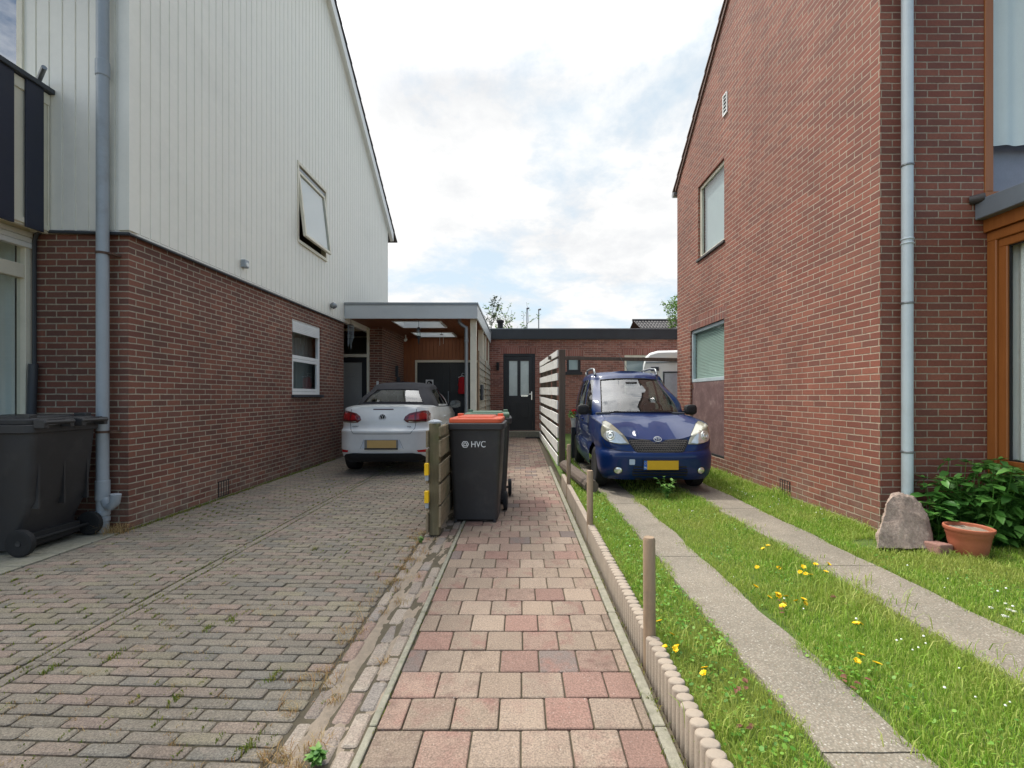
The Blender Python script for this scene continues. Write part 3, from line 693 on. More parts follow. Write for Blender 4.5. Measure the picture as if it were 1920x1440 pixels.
# balcony
def balcony():
    x = -4.77; g = MB(); g.box(-9, 3.4, 3.061, x-.02, LF-.04, 3.1); g.box(x-.05, 3.4, 3.0, x-.004, LF-.04, 4.4); g.box(x-.0035, 3.4, 3.02, x+.012, LF-.04, 3.075); g.box(x-.0035, 3.4, 4.29, x+.012, LF-.04, 4.4)
    y = LF-.04
    g.box(x-.0035, LF-.06, 3.0755, x+.008, LF-.04, 4.2895)
    b = g.put('balcony', M['cream'], house, bevel=.003)
    for ya, yb in ((4.443, 4.606), (4.17, 4.336), (3.9, 4.06), (3.6, 3.78)):
        g = MB(); g.box(x+.0125, ya, 2.985, x+.035, yb, 4.405); g.put('balcony_board', M['navy'], b, bevel=.002)
    g = MB(); g.box(x-.08, 3.4, 4.407, x+.06, LF-.037, 4.455); g.put('coping', M['darkgrey'], b, bevel=.004)
balcony()
g = MB(); y = LF-.035
g.frame('y', y-.02, y+.08, -6.4, -5.03, 3.2, 6.2, .06); w = g.put('window', M['cream'], house, bevel=.003)
pane('pane', 'y', y+.03, -6.34, -5.09, 3.26, 6.14, M['pane_sky'], w); roomp(-6.6, -4.9, y+.2, 7, 3.15, 6.2, house, 'y0')
g = MB(); g.tube([at(72, 152, 4.62), at(83, 126, 4.5)], .022, 8); g.put('flag_holder', M['zinc'], house, smooth=40)
g = MB(); px, py = -4.165, 4.62; downpipe(g, px, py, 0, 6.2, .052)
for z in (.13, .19): collar(g, px, py, z, .056, .05)
collar(g, px, py, 4.62, .053, .16); collar(g, px, py, .42, .054, .2)
g.tube([(px, py, .36), (px+.07, py-.02, .27), (px+.11, py-.03, .265), (px+.15, py-.035, .30), (px+.16, py-.035, .385)], [.042, .042, .043, .044, .047], 14)
dp = g.put('drainpipe', M['pipe_l'], house, smooth=35)
M['rustb'] = plain('rusty bracket', lin(92, 70, 58), .8)
for z in (2.78, 1.0): g = MB(); g.lathe([(.053, z-.012), (.058, z-.012), (.058, z+.012), (.053, z+.012)], (px, py, 0), 'z', 16); g.box(px+.06, py-.01, z-.01, px+.1, py+.1, z+.01); g.put('pipe_bracket', M['rustb'], dp)
g = MB(); g.tube([(-4.93, LF-.03, 1.2), (-4.93, LF-.03, 2.93), (-4.90, LF-.035, 3.0), (-4.84, LF-.04, 3.025), (LX+.04, LF-.04, 3.0)], .017, 8); g.tube([(LX+.04, LF-.04, 3.0), (LX+.03, 7.0, 2.995), (LX+.03, 10.4, 3.0)], .014, 8)
g.put('cable_conduit', M['darkgrey'], house, smooth=40)
g = MB(); g.tube([(-4.93, LF-.07, 1.0), (-4.90, LF-.07, 1.68)], .038, 10); tag(g.put('plastic_tube', M['darkgrey'], None, smooth=40), 'short dark grey tube leaning in the corner beside the bay window, behind the black bin', 'tube')
def grille(g, axis, pos, u, z, n=4, h=.19):
    for k in range(n):
        a = u+k*.052
        if axis == 'x': g.box(pos-.02, a, z, pos+.006, a+.03, z+h)
g = MB(); grille(g, 'x', LX, 6.15, .02); g.put('air_brick', M['brick_l'], house)
g = MB(); g.box(LX-.02, 6.13, .01, LX+.003, 6.36, .22); g.put('air_slot', M['dark'], house)
g = MB(); x, y, z = at(456, 495, 6.62); g.box(LX+.036, y-.05, z-.055, LX+.10, y+.05, z+.055); c = g.put('sensor_box', M['pipe_l'], house, bevel=.008)
g = MB(); g.lathe([(0, LX+.10), (.03, LX+.10), (.03, LX+.108), (0, LX+.109)], (0, y-.0, z-.01), 'x', 12); g.put('lens', M['white'], c)
g = MB(); x, y, z = at(622, 573, 9.7); g.lathe([(.0, LX+.16), (.03, LX+.157), (.058, LX+.135), (.07, LX+.1), (.066, LX+.07), (.04, LX+.045), (.04, LX+.036)], (0, y, z), 'x', 16); g.put('wall_lamp', M['zinc'], house, smooth=40)

# ------------------------------------------------------------------ carport
cp = thing('carport', 'flat roofed carport with pale grey edge and brown board ceiling beside the cream house', 'carport', (-2.4, 12.5, 0))
FY = 10.44; cx0, cx1 = LX+.04, -.96; zt = 3.465; zb = 3.10; CE = 15.3
g = MB(); g.box(cx0, FY, zb, cx1, FY+.03, zt-.06); g.box(cx1-.03, FY+.031, zb, cx1, CE, zt-.06)
g.put('fascia', M['fascia'], cp, bevel=.003)
g = MB(); g.box(cx0, FY-.015, zt-.059, cx1+.015, FY+.06, zt); g.box(cx1-.05, FY+.061, zt-.059, cx1+.015, CE, zt); g.put('roof_trim', M['zinc'], cp, bevel=.004)
skl = [(-3.06, -1.93, 11.1, 12.14), (-3.06, -1.93, 13.06, 14.02)]
def sheet(g, z, x0, x1, y0, y1, holes, split=None):
    ys = sorted({y0, y1, *[h[2] for h in holes], *[h[3] for h in holes]})
    for a, b in zip(ys[:-1], ys[1:]):
        h = [h for h in holes if h[2] <= a and h[3] >= b]
        segs = [(x0, x1)] if not h else [(x0, h[0][0]), (h[0][1], x1)]
        for p, q in segs: g.quad((p, a, z), (q, a, z), (q, b, z), (p, b, z))
g = MB(); bw_ = .12; x = -4.95
def ceil_boards(g):
    x = -4.95
    while x < cx1-.035:
        e = min(x+.118, cx1-.032)
        cuts = [(FY+.03, CE)]
        for h in skl:
            if x < h[1] and e > h[0]: cuts = [c for (a, b) in cuts for c in (((a, h[2]), (h[3], b)) if a < h[2] and b > h[3] else ((a, b),))]
        for a, b in cuts: g.box(x, a, 3.15, e-.004, b, 3.165)
        x += .118
ceil_boards(g); put('ceiling', g.fixed(), M['ceil'], cp)
g = MB(); sheet(g, 3.40, -4.95, cx1-.03, FY+.03, CE, skl); put('roof', g.mesh(), M['darkgrey'], cp)
for h in skl:
    g = MB()
    for (xa, xb, ya, yb) in ((h[0]-.02, h[1]+.02, h[2]-.02, h[2]+.02), (h[0]-.02, h[1]+.02, h[3]-.02, h[3]+.02), (h[0]-.02, h[0]+.02, h[2]+.021, h[3]-.021), (h[1]-.02, h[1]+.02, h[2]+.021, h[3]-.021)):
        g.box(xa, ya, 3.135, xb, yb, 3.55)
    s = g.put('skylight', M['white'], cp, bevel=.003)
    g = MB(); n = 8; P = [[(h[0]+(h[1]-h[0])*i/n, h[2]+(h[3]-h[2])*j/n, 3.552+.12*math.sin(math.pi*i/n)*math.sin(math.pi*j/n)) for j in range(n+1)] for i in range(n+1)]
    g.grid(P); put('dome', g.mesh(), glass('skylight dome', (.9, .93, .95), 1.5), s, smooth=180)
for (px_, py_) in ((-1.08, 10.75), (-1.07, 12.6), (-1.07, 13.7), (-1.07, 14.9)):
    g = MB(); g.box(px_-.07, py_-.07, 0, px_+.07, py_+.07, 3.149); g.put('post', M['cream'], cp, bevel=.005)
g = MB(); x, y = -1.235, 10.66; g.tube([(x-.16, y+.02, 3.12), (x-.16, y, 3.06), (x-.09, y, 2.98), (x, y, 2.93), (x, y, 2.8), (x, y, .0)], .043, 12); collar(g, x, y, 2.62, .045, .06); g.put('drainpipe', M['zinc'], cp, smooth=40)
sc_ = MB(); z = .12; k = 0
while z < 2.3:
    sc_.add([(-.985, 10.95, z), (-.955, 10.95, z-.012), (-.985, 15.05, z), (-.955, 15.05, z-.012), (-.985, 10.95, z+.128), (-.975, 10.95, z+.128), (-.985, 15.05, z+.128), (-.975, 15.05, z+.128)], [(0, 1, 5, 4), (2, 6, 7, 3), (1, 3, 7, 5), (0, 4, 6, 2), (0, 2, 3, 1), (4, 5, 7, 6)]); z += .16
sc_.put('side_screen', M['greywood'], cp)
for q in ((-1.0, 10.86, 0, -.957, 10.945, 2.42), (-1.0, 12.9, .1, -.951, 12.95, 2.33)): g = MB(); g.box(*q); g.put('screen_post', M['postwood'], cp, bevel=.004)
g = MB(); x, y, z = at(900, 735, 11.2); g.box(-.953, 11.15, 1.25, -.90, 11.5, 1.63); g.put('letterbox', M['darkgrey'], cp, bevel=.01)
# back wall with double doors
g = MB(); x = -3.57
while x < -1.0:
    e = min(x+.115, -.99); mid = (x+e)/2
    zz = 2.44 if mid > -3.16 else 0
    g.box(x, 14.2, zz, e-.006, 14.24, 3.149); x += .115
bw = g.put('back_wall', M['cedar'], cp)
g = MB(); g.box(-3.21, 14.16, 0, -3.15, 14.235, 2.45); g.box(-3.149, 14.16, 2.38, -1.15, 14.235, 2.45); g.box(-1.149, 14.16, 0, -1.09, 14.235, 2.45); g.put('door_frame', M['cream'], cp, bevel=.003)
for xa, xb in ((-3.148, -2.153), (-2.147, -1.152)):
    g = MB(); g.box(xa, 14.19, .03, xb, 14.22, 2.378)
    for k in range(1, 5): g.box(xa+k*.2-.004, 14.183, .05, xa+k*.2+.004, 14.1899, 2.36)
    dr = g.put('garage_door', M['black'], cp)
g = MB(); g.box(-2.2, 14.12, 1.0, -2.17, 14.18, 1.5); g.put('door_handle', M['zinc'], cp, bevel=.004)
def roundel():                                                # white plate with a dark roundel on the door
    x, y, z = at(805.5, 719, 14.17); s = .115
    g = MB(); g.box(x-s, y-.006, z-s*1.15, x+s, y, z+s*1.0); sg = g.put('sign_plate', M['signwhite'], cp)
    g = MB(); g.ring((x, y-.008, z), .068, .02, (0, 1, 0), 24, 6)
    for a0 in (0, math.pi): g.add([(x, y-.009, z)]+[(x+.05*math.cos(a0+t*math.pi/8), y-.009, z+.05*math.sin(a0+t*math.pi/8)) for t in range(5)], [(0, 1, 2), (0, 2, 3), (0, 3, 4), (0, 4, 5)])
    put('emblem', g.mesh(), M['dark'], sg)
roundel()
g = MB(); x, y, z = at(762, 692, 13.2); g.box(-3.57, 13.25, 1.9, -3.50, 13.33, 2.22); g.lathe([(.0, 1.72), (.05, 1.74), (.06, 1.85), (.04, 1.9)], (-3.49, 13.29, 0), 'z', 10); g.put('wall_lantern', M['darkgrey'], cp, bevel=.004)
g = MB(); g.tube([(-3.36, 13.6, 3.15), (-3.36, 13.6, 3.06)], .02, 8); g.tube([(-3.36, 13.62, 3.02), (-3.34, 13.48, 2.98)], .045, 12); g.put('security_camera', M['white'], cp, smooth=40)

# ------------------------------------------------------------------ bungalow behind
bh = thing('bungalow', 'low flat roofed brick building with black roof edge and black front door', 'building', (2, 18, 0))
BY = 15.5; g = MB()
dh = (-.56, .51, .2, 2.77); w1 = (1.57, 2.03, 2.16, 2.69); w2 = (3.5, 5.1, 1.4, 2.72)
wall(g, 'y', BY, -3.3, 10, -.06, 3.3, [dh, w1, w2], 1, .1); g.quad((-3.3, BY, 0), (-3.3, 22, 0), (-3.3, 22, 3.3), (-3.3, BY, 3.3)); g.quad((10, BY, 0), (10, 22, 0), (10, 22, 3.3), (10, BY, 3.3)); g.quad((-3.3, 22, 0), (10, 22, 0), (10, 22, 3.3), (-3.3, 22, 3.3))
g.put('brick_wall', M['brick_b'], bh)
g = MB()
for (a, b, z) in ((dh[0]-.1, dh[1]+.1, dh[3]), (w1[0]-.1, w1[1]+.1, w1[3]), (w2[0]-.1, w2[1]+.1, w2[3])): g = MB(); g.box(a, BY-.003, z, b, BY+.05, z+.2); g.put('lintel', M['soldier_b'], bh)
g = MB(); g.box(-3.4, BY-.12, 3.25, 10.1, BY-.09, 3.57); g.box(-3.4, BY-.09, 3.24, 10.1, 22.1, 3.249); g.put('roof_edge', M['fasciab'], bh)
g = MB(); g.box(-3.4, BY-.13, 3.571, 10.1, 22.1, 3.60); g.put('roof', M['zinc'], bh)
g = MB(); g.frame('y', BY+.02, BY+.09, dh[0], dh[1], dh[2], dh[3], .08, wb=.03); d = g.put('door', M['black'], bh, bevel=.004)
g = MB(); x0, x1 = dh[0]+.085, dh[1]-.085; gx = [(at(954.5, 0, BY)[0], at(970, 0, BY)[0]), (at(976, 0, BY)[0], at(991.5, 0, BY)[0])]
zg0, zg1 = H, 2.53
wall(g, 'y', BY+.04, x0, x1, .235, 2.68, [(gx[0][0], gx[0][1], zg0, zg1), (gx[1][0], gx[1][1], zg0, zg1)], 1, .03)
for a, b in gx: g.frame('y', BY+.03, BY+.0395, a-.02, b+.02, .55, 1.15, .03); g.box(a+.05, BY+.028, .62, b-.05, BY+.0395, 1.08)
g.put('door_leaf', M['black'], d, bevel=.003)
for a, b in gx: pane('pane', 'y', BY+.06, a, b, zg0, zg1, M['frost'], d)
g = MB(); g.box(.375, BY+.0, 1.22, .41, BY+.0395, 1.5); g.box(.30, BY-.03, 1.40, .405, BY-.012, 1.43); g.put('handle', M['chrome'], d, bevel=.004)
g = MB(); g.box(gx[1][0]+.02, BY+.032, 1.33, gx[1][1]-.03, BY+.0395, 1.39); g.put('letter_slot', M['chrome'], d, bevel=.003)
g = MB(); g.box(-.62, 15.18, -.02, 1.2, BY-.001, .19); g.put('doorstep', M['kerb'], bh, bevel=.008)
g = MB(); g.frame('y', BY+.02, BY+.07, *w1, .07); w = g.put('window', M['black'], bh, bevel=.003); pane('pane', 'y', BY+.05, w1[0]+.07, w1[1]-.07, w1[2]+.07, w1[3]-.07, M['pane_m'], w); pane('pale_backing', 'y', BY+.09, w1[0]+.07, w1[1]-.07, w1[2]+.07, w1[3]-.07, M['pale_backing'], w)
g = MB(); g.box(w1[0]-.05, BY-.04, w1[2]-.1, w1[1]+.05, BY+.02, w1[2]-.001); g.put('sill', M['black'], w)
g = MB(); g.frame('y', BY+.02, BY+.07, *w2, .07); w = g.put('window', M['cream'], bh, bevel=.003); pane('pane', 'y', BY+.05, w2[0]+.07, w2[1]-.07, w2[2]+.07, w2[3]-.07, M['pane_m'], w); pane('pale_backing', 'y', BY+.09, w2[0]+.07, w2[1]-.07, w2[2]+.07, w2[3]-.07, M['pale_backing'], w)
g = MB(); x, y, z = at(933.5, 687, BY); g.box(x-.035, BY-.02, z-.05, x+.035, BY, z+.05); g.lathe([(.045, z-.13), (.045, z+.13)], (x, BY-.07, 0), 'z', 12); g.put('wall_lamp', M['dark'], bh, smooth=40)
g = MB(); x, y, z = at(938, 0, 17); g.lathe([(.16, 3.6), (.13, 3.75), (.1, 3.8), (.1, 4.02), (.14, 4.05), (.14, 4.12), (.0, 4.18)], (x, 17, 0), 'z', 14); g.put('roof_vent', M['dark'], bh, smooth=40)
g = MB(); x = at(975, 0, 18)[0]; g.lathe([(.1, 3.6), (.1, 3.75), (.14, 3.76), (.14, 3.9), (0, 3.92)], (x, 18, 0), 'z', 12); g.put('roof_vent', M['redtile'], bh, smooth=40)
for x_, yb, lab in ((988, 578, 'left of the two thin masts rising behind the flat roof'), (1010, 580, 'right of the two thin masts rising behind the flat roof')):
    g = MB(); a = at(x_, 640, 24); b = at(x_, yb, 24); g.tube([(a[0], 24, 0), (b[0], 24, b[2])], .03, 8); g.tube([(b[0]-.03, 24, b[2]-.02), (b[0]+.12, 24, b[2]+.01)], .05, 8)
    tag(g.put('mast', M['zinc'], None, smooth=40), lab, 'mast', 'thin masts behind the flat roof')
g = MB(); g.box(.17, 14.75, .005, .62, 15.1, .02); tag(g.put('doormat', M['dark'], None, bevel=.004), 'dark doormat at the foot of the step before the black front door', 'doormat')

# ------------------------------------------------------------------ right house
RX, RF, RB = 3.33, 4.28, 9.8
rh = thing('brick_house', 'tall red brick house on the right with a steep gable and pale drainpipe', 'house', (7, 7, 0))
rr = lambda y: 5.79+.795*(min(y, 14.08-y)-4.28 if 0 else (9.8-y if y > 7.04 else y-4.28))
g = MB(); u1_ = (7.55, 8.66, 3.9, 5.25); u2_ = (7.55, 9.05, .32, 2.62)
wall(g, 'x', RX, RF, RB, -.06, rr, [u1_, u2_], 1, .1, [7.04])
u3 = (4.29, 6.6, 3.17, 5.7)
wall(g, 'y', RF, RX, 11, -.06, 5.8, [u3, (4.42, 7.9, .12, 2.84)], 1, .1); wall(g, 'y', RB, RX, 11, -.06, 5.8, [], -1); wall(g, 'x', 11, RF, RB, 0, rr, [], -1, .1, [7.04])
g.put('brick_wall', M['brick_r'], rh)
g = MB(); g.box(RX-.003, u2_[0]-.08, u2_[3], RX+.05, u2_[1]+.12, u2_[3]+.21); g.put('lintel', M['soldier_r'], rh)
g = MB()
for k in range(10):
    for sgn in (1, -1):
        ya = 7.04+sgn*k*.29; yb = ya+sgn*.33; za = rr(7.04)-.795*k*.29
        if k < 10: slope_slab(g, RX-.05, 11, ya, za+.03, yb, za-.795*.33+.075, .03)
g.tube([(RX-.05, 7.04, rr(7.04)+.1), (11, 7.04, rr(7.04)+.1)], .1, 10)
g.put('roof', M['redtile'], rh)
g = MB()
for sgn, ye in ((1, 9.85), (-1, 4.2)): slope_slab(g, RX-.03, RX+.02, 7.04, rr(7.04)-.06, ye, rr(7.04)-.06-.795*abs(ye-7.04), .09)
g.put('barge_board', M['redtile'], rh)
g = MB(); g.tube([(RX-.06, 9.92, 5.66), (11, 9.92, 5.66)], .06, 10); g.put('gutter', M['zinc'], rh, smooth=40)
g = MB(); g.frame('x', RX+.04, RX+.09, *u1_, .06); w = g.put('window', M['cream'], rh, bevel=.003); pane('pane', 'x', RX+.065, u1_[0]+.06, u1_[1]-.06, u1_[2]+.06, u1_[3]-.06, M['pane_m'], w); pane('pale_backing', 'x', RX+.12, u1_[0]+.06, u1_[1]-.06, u1_[2]+.06, u1_[3]-.06, M['pale_backing'], w)
g = MB(); g.box(RX-.03, u1_[0]-.03, u1_[2]-.045, RX+.06, u1_[1]+.03, u1_[2]-.002); g.put('sill', M['tile'], w, bevel=.004)
g = MB(); g.frame('x', RX+.03, RX+.085, u2_[0], u2_[1], 1.62, 2.62, .06); w = g.put('window', plain('pale blue grey frame', lin(176, 188, 192), .5), rh, bevel=.003)
pane('pane', 'x', RX+.06, u2_[0]+.06, u2_[1]-.06, 1.68, 2.56, M['pane_low'], w)
g = MB()
for k in range(32): z = 1.69+k*.027; g.add([(RX+.085, u2_[0]+.05, z), (RX+.085, u2_[1]-.05, z), (RX+.105, u2_[1]-.05, z+.021), (RX+.105, u2_[0]+.05, z+.021)], [(0, 1, 2, 3)])
put('venetian_blind', g.mesh(), plain('green white slats', lin(196, 214, 206), .5, 0, .05), w)
pane('backing', 'x', RX+.13, u2_[0], u2_[1], 1.62, 2.62, M['pale_backing'], w)
g = MB(); g.box(RX+.035, u2_[0]+.002, .36, RX+.07, u2_[1]-.002, 1.617); dp_ = g.put('boarded_door', M['panel'], rh); g = MB(); g.box(RX+.01, u2_[0]+.002, .325, RX+.06, u2_[1]-.002, .357); g.put('threshold', M['dark'], dp_)
M['rust'] = plain('rusty hinge', lin(120, 84, 60), .8)
for z in (.6, 1.0, 1.5): g = MB(); g.box(RX+.02, u2_[1]-.06, z, RX+.034, u2_[1]-.03, z+.08); g.put('hinge', M['rust'], dp_)
g = MB(); z0 = 6.08; g.frame('x', RX-.02, RX+.01, 7.42, 7.57, z0-.17, z0+.17, .018)
for k in range(5): g.add([(RX-.018, 7.438, z0-.145+k*.058), (RX-.018, 7.552, z0-.145+k*.058), (RX-.002, 7.552, z0-.11+k*.058), (RX-.002, 7.438, z0-.11+k*.058)], [(0, 1, 2, 3)])
v_ = g.put('vent_grille', M['white'], rh); pane('opening', 'x', RX-.001, 7.43, 7.56, z0-.16, z0+.16, M['dark'], v_)
g = MB(); grille(g, 'x', RX, 5.72, LZ+.02, 4, .17)
for q in range(len(g.v)): g.v[q] = (2*RX-g.v[q][0], g.v[q][1], g.v[q][2])
g.put('air_brick', M['brick_r'], rh); g = MB(); g.box(RX-.004, 5.7, LZ, RX+.02, 5.93, LZ+.2); g.put('air_slot', M['dark'], rh)
g = MB(); x, y = 3.518, 4.205; downpipe(g, x, y, .1, 5.8, .045)
for z in (2.78, 2.74): collar(g, x, y, z, .046, .018)
dp = g.put('drainpipe', M['pipe_r'], rh, smooth=35)
for z in (.85, 2.2, 3.45): g = MB(); collar(g, x, y, z, .046, .022); g.put('pipe_bracket', M['zinc'], dp)
# front windows
g = MB(); g.frame('y', RF-.015, RF+.07, u3[0], u3[1], u3[2], u3[3], .075); w = g.put('window', M['brownframe'], rh, bevel=.004)
pane('pane', 'y', RF+.03, u3[0]+.075, u3[1]-.075, u3[2]+.075, u3[3]-.075, M['pane_low'], w)
g = MB(); g.box(u3[0]-.01, RF-.03, u3[2]-.02, u3[1]+.01, RF-.0155, u3[2]+.012); g.put('sill', M['brownframe'], w)
curtain('curtain', 'y', RF+.085, u3[0]+.03, u3[1]-.1, 3.72, 5.7, M['curtain'], w, .011, .17); pane('inner_sill', 'y', RF+.2, u3[0], u3[1], 3.2, 3.9, plain('mauve wall', lin(176, 170, 184), .8), w)
roomp(u3[0]-.6, u3[1]+.3, RF+.3, 7, 2.9, 5.75, rh, 'y0', 'room')
def bay_r():
    x = 4.33; y0 = 2.9; y1 = RF
    g = MB(); wall(g, 'x', x, y0, y1, 0, .62, [], 1); b = g.put('bay_window', M['brick_r'], rh)
    g = MB(); g.frame('x', x-.02, x+.06, y0, y1-.003, .62, 2.86, .085); g.frame('x', x+.0, x+.05, y0+.3, y1-.0885, .7055, 2.7745, .075); g.frame('y', y0, y0+.08, x+.061, 8, .62, 2.86, .1); g.put('frame', M['brownframe'], b, bevel=.006)
    pane('pane', 'x', x+.03, y0+.375, y1-.163, .78, 2.70, M['pane_low'], b); pane('pane', 'y', y0+.04, x+.16, 7.9, .72, 2.76, M['pane'], b)
    g = MB(); g.frame('x', x+.02, x+.04, y0+.375, y1-.1635, .78, 2.70, .012); g.put('gasket', M['dark'], b)
    g = MB(); g.prism([(y0-.2, 2.98), (RF-.003, 2.98), (RF-.003, 3.16), (y0-.2, 3.10)], 'x', x-.13, 8); g.put('canopy', plain('grey canopy', lin(124, 134, 144), .45, .2, .08), b, bevel=.006)
    g = MB(); g.box(x-.05, y0-.1, 2.865, 8, RF-.004, 2.979); g.put('soffit', M['brownframe'], b)
    curtain('curtain', 'x', x+.12, 3.98, 4.2, .7, 2.75, M['curtain'], b, .012, .09)
    roomp(x+.07, 8, RF+.02, 7.5, .1, 2.9, rh, 'y0')
bay_r()
g = MB(); a = at(1835, 372, RF-.05); g.tube([(a[0]-.03, RF, a[2]), (a[0]+.03, RF-.08, a[2])], .04, 10); g.put('pipe_stub', M['tile'], rh, smooth=40)
# ------------------------------------------------------------------ wheelie bins
def rrect(hx, y0, y1, r, n=4):
    o = []
    for (cx, cy, a0) in ((hx-r, y1-r, 0), (-hx+r, y1-r, 90), (-hx+r, y0+r, 180), (hx-r, y0+r, 270)):
        for k in range(n+1): a = R(a0+90*k/n); o.append((cx+r*math.cos(a), cy+r*math.sin(a)))
    return o
def rloft(g, secs):
    n = len(secs[0][0]); v = [(x, y, z) for s, z in secs for (x, y) in s]; f = []
    for i in range(len(secs)-1):
        for k in range(n): f.append((i*n+k, i*n+(k+1) % n, (i+1)*n+(k+1) % n, (i+1)*n+k))
    f.append(tuple(range(n-1, -1, -1))); f.append(tuple((len(secs)-1)*n+k for k in range(n))); g.add(v, f)
def make_bin(label, lid_mat, body_mat, group, text=None):
    t = local(thing('wheelie_bin', label, 'bin', (0, 0, 0), group))
    g = MB(); rloft(g, [(rrect(.215, -.275, .17, .05), .015), (rrect(.232, -.29, .19, .05), .03), (rrect(.235, -.292, .20, .05), .2), (rrect(.247, -.305, .30, .05), .42), (rrect(.272, -.33, .335, .055), .955)])
    rloft(g, [(rrect(.292, -.352, .345, .06), .945), (rrect(.298, -.358, .35, .06), .952), (rrect(.298, -.358, .35, .06), 1.005), (rrect(.29, -.35, .345, .06), 1.012)])
    for sx in (-1, 1): g.box(sx*.2-.012, -.3, .0, sx*.2+.012, -.1, .03)
    for sx in (-.2, 0, .2): g.box(sx-.008, .2, .35, sx+.008, .318, .93)
    g.put('body', body_mat, t, smooth=35)
    g = MB(); rloft(g, [(rrect(.27, -.335, .33, .06), 1.013), (rrect(.272, -.337, .335, .06), 1.05), (rrect(.262, -.327, .33, .06), 1.062)]); rloft(g, [(rrect(.19, -.27, .24, .05), 1.06), (rrect(.18, -.26, .23, .05), 1.078)])
    for sx in (-1, 1): g.box(sx*.225-.03, .20, 1.05, sx*.225+.03, .30, 1.09)
    l = g.put('lid', lid_mat, t, smooth=35, bevel=.004)
    g = MB()
    for sx in (-1, 1):
        for o in (.05, .25): g.box(sx*o-.018, .34, .985, sx*o+.018, .43, 1.05)
        g.box(sx*.15-.118, .375, 1.02, sx*.15+.118, .385, 1.055)
        g.tube([(sx*.03, .42, 1.03), (sx*.27, .42, 1.03)], .017, 10)
    g.put('handle', body_mat, t, smooth=35, bevel=.004)
    for sx in (-1, 1):
        g = MB(); g.lathe([(.06, sx*.262), (.085, sx*.258), (.102, sx*.262), (.105, sx*.275), (.102, sx*.298), (.088, sx*.303), (.06, sx*.298)], (0, .26, .105), 'x', 28); w = g.put('wheel', M['rubber'], t, smooth=40)
        g = MB(); g.lathe([(.0, sx*.299), (.02, sx*.302), (.022, sx*.288), (.058, sx*.286), (.06, sx*.295)], (0, .26, .105), 'x', 20)
        for k in range(6):
            a = k*math.pi/3; g.bar((sx*.292, .26+.02*math.cos(a), .105+.02*math.sin(a)), (sx*.292, .26+.058*math.cos(a), .105+.058*math.sin(a)), .012, .01, (1, 0, 0))
        g.put('hub', M['bin'], w, smooth=40)
    g = MB(); g.tube([(-.26, .26, .105), (.26, .26, .105)], .013, 8); g.box(-.2, .15, .06, .2, .25, .15); g.put('axle', M['dark'], t)
    if text:
        me = text_mesh(text, .082, .001); me.transform(Matrix.Translation((.035, -.3245, .795)) @ Matrix.Rotation(R(90-2.6), 4, 'X') @ Matrix.Diagonal((.92, 1.12, 1, 1))); p = put('lettering', me, M['signwhite'], t)
        g = MB(); c = Vector((-.099, -.3245, .797))
        for r, w_ in ((.034, .0042), (.016, .0035)):
            pts = [c+Vector((r*math.cos(k*math.pi/3), 0, r*math.sin(k*math.pi/3))) for k in range(6)]
            for k in range(6): g.bar(pts[k], pts[(k+1) % 6], w_*2, .002, (0, 1, 0))
        for k in range(3): a = R(90+120*k); g.bar(c+Vector((.016*math.cos(a), 0, .016*math.sin(a))), c+Vector((.026*math.cos(a), 0, .026*math.sin(a))), .006, .002, (0, 1, 0))
        me = g.fixed(); me.transform(Matrix.Translation(c) @ Matrix.Rotation(R(-2.6), 4, 'X') @ Matrix.Translation(-c)); put('emblem', me, M['signwhite'], t)
    return t
b1 = make_bin('black wheelie bin with an orange lid and white lettering standing on the garden path', M['orange'], M['bin'], 'wheelie bins', 'HVC')
b1.location = (-.474, 5.27, 0); b1.scale = (1.05, 1.0, 1.055); b1.rotation_euler.z = R(-1.5)
b2 = make_bin('wheelie bin with a green lid standing directly behind the orange lidded bin', M['greenlid'], M['bin'], 'wheelie bins')
b2.location = (-.425, 6.06, 0); b2.scale = (1.05, 1.0, 1.075); b2.rotation_euler.z = R(2)
b3 = make_bin('black wheelie bin with a black lid by the drainpipe of the cream house', M['bin'], M['bin'], 'wheelie bins')
b3.location = (-4.50, 4.215, .0); b3.scale = (1.12, 1.12, 1.10); b3.rotation_euler.z = R(-90)

# ------------------------------------------------------------------ fences and posts
fx = thing('low_fence', 'low mossy board fence with yellow reflectors on its post, between driveway and garden path', 'fence', (-.83, 5, 0))
g = MB(); g.box(-.885, 4.50, 0, -.785, 4.60, 1.09); g.put('post', M['fencepost'], fx, bevel=.006)
g = MB(); g.lathe([(.068, 1.091), (.068, 1.108), (.03, 1.125), (0, 1.128)], (-.835, 4.55, 0), 'z', 4); g.put('post_cap', plain('grey lead cap', lin(176, 182, 186), .5, .2, .15), fx)
g = MB(); g.box(-.885, 5.9, 0, -.785, 6.0, 1.05); g.box(-.885, 7.3, 0, -.785, 7.4, 1.05); g.put('post', M['fencepost'], fx, bevel=.006)
def board(g, x0, x1, z0, z1, dz=0): g.add([(x0, 4.46, z0), (x1, 4.46, z0), (x0, 7.4, z0+dz), (x1, 7.4, z0+dz), (x0, 4.46, z1), (x1, 4.46, z1), (x0, 7.4, z1+dz), (x1, 7.4, z1+dz)], [(0, 2, 3, 1), (4, 5, 7, 6), (0, 1, 5, 4), (2, 6, 7, 3), (0, 4, 6, 2), (1, 3, 7, 5)])
for z0, z1 in ((.09, .29), (.31, .50), (.53, .70), (.77, .93), (.965, 1.06)):
    g = MB(); board(g, -.784, -.762, z0, z1); g.put('board', M['fencewood'], fx, bevel=.004)
for z0, z1 in ((.03, .22), (.25, .43), (.51, .67), (.70, .84), (.86, 1.02)):
    g = MB(); board(g, -.908, -.886, z0, z1); g.put('board', M['fencewood'], fx, bevel=.004)
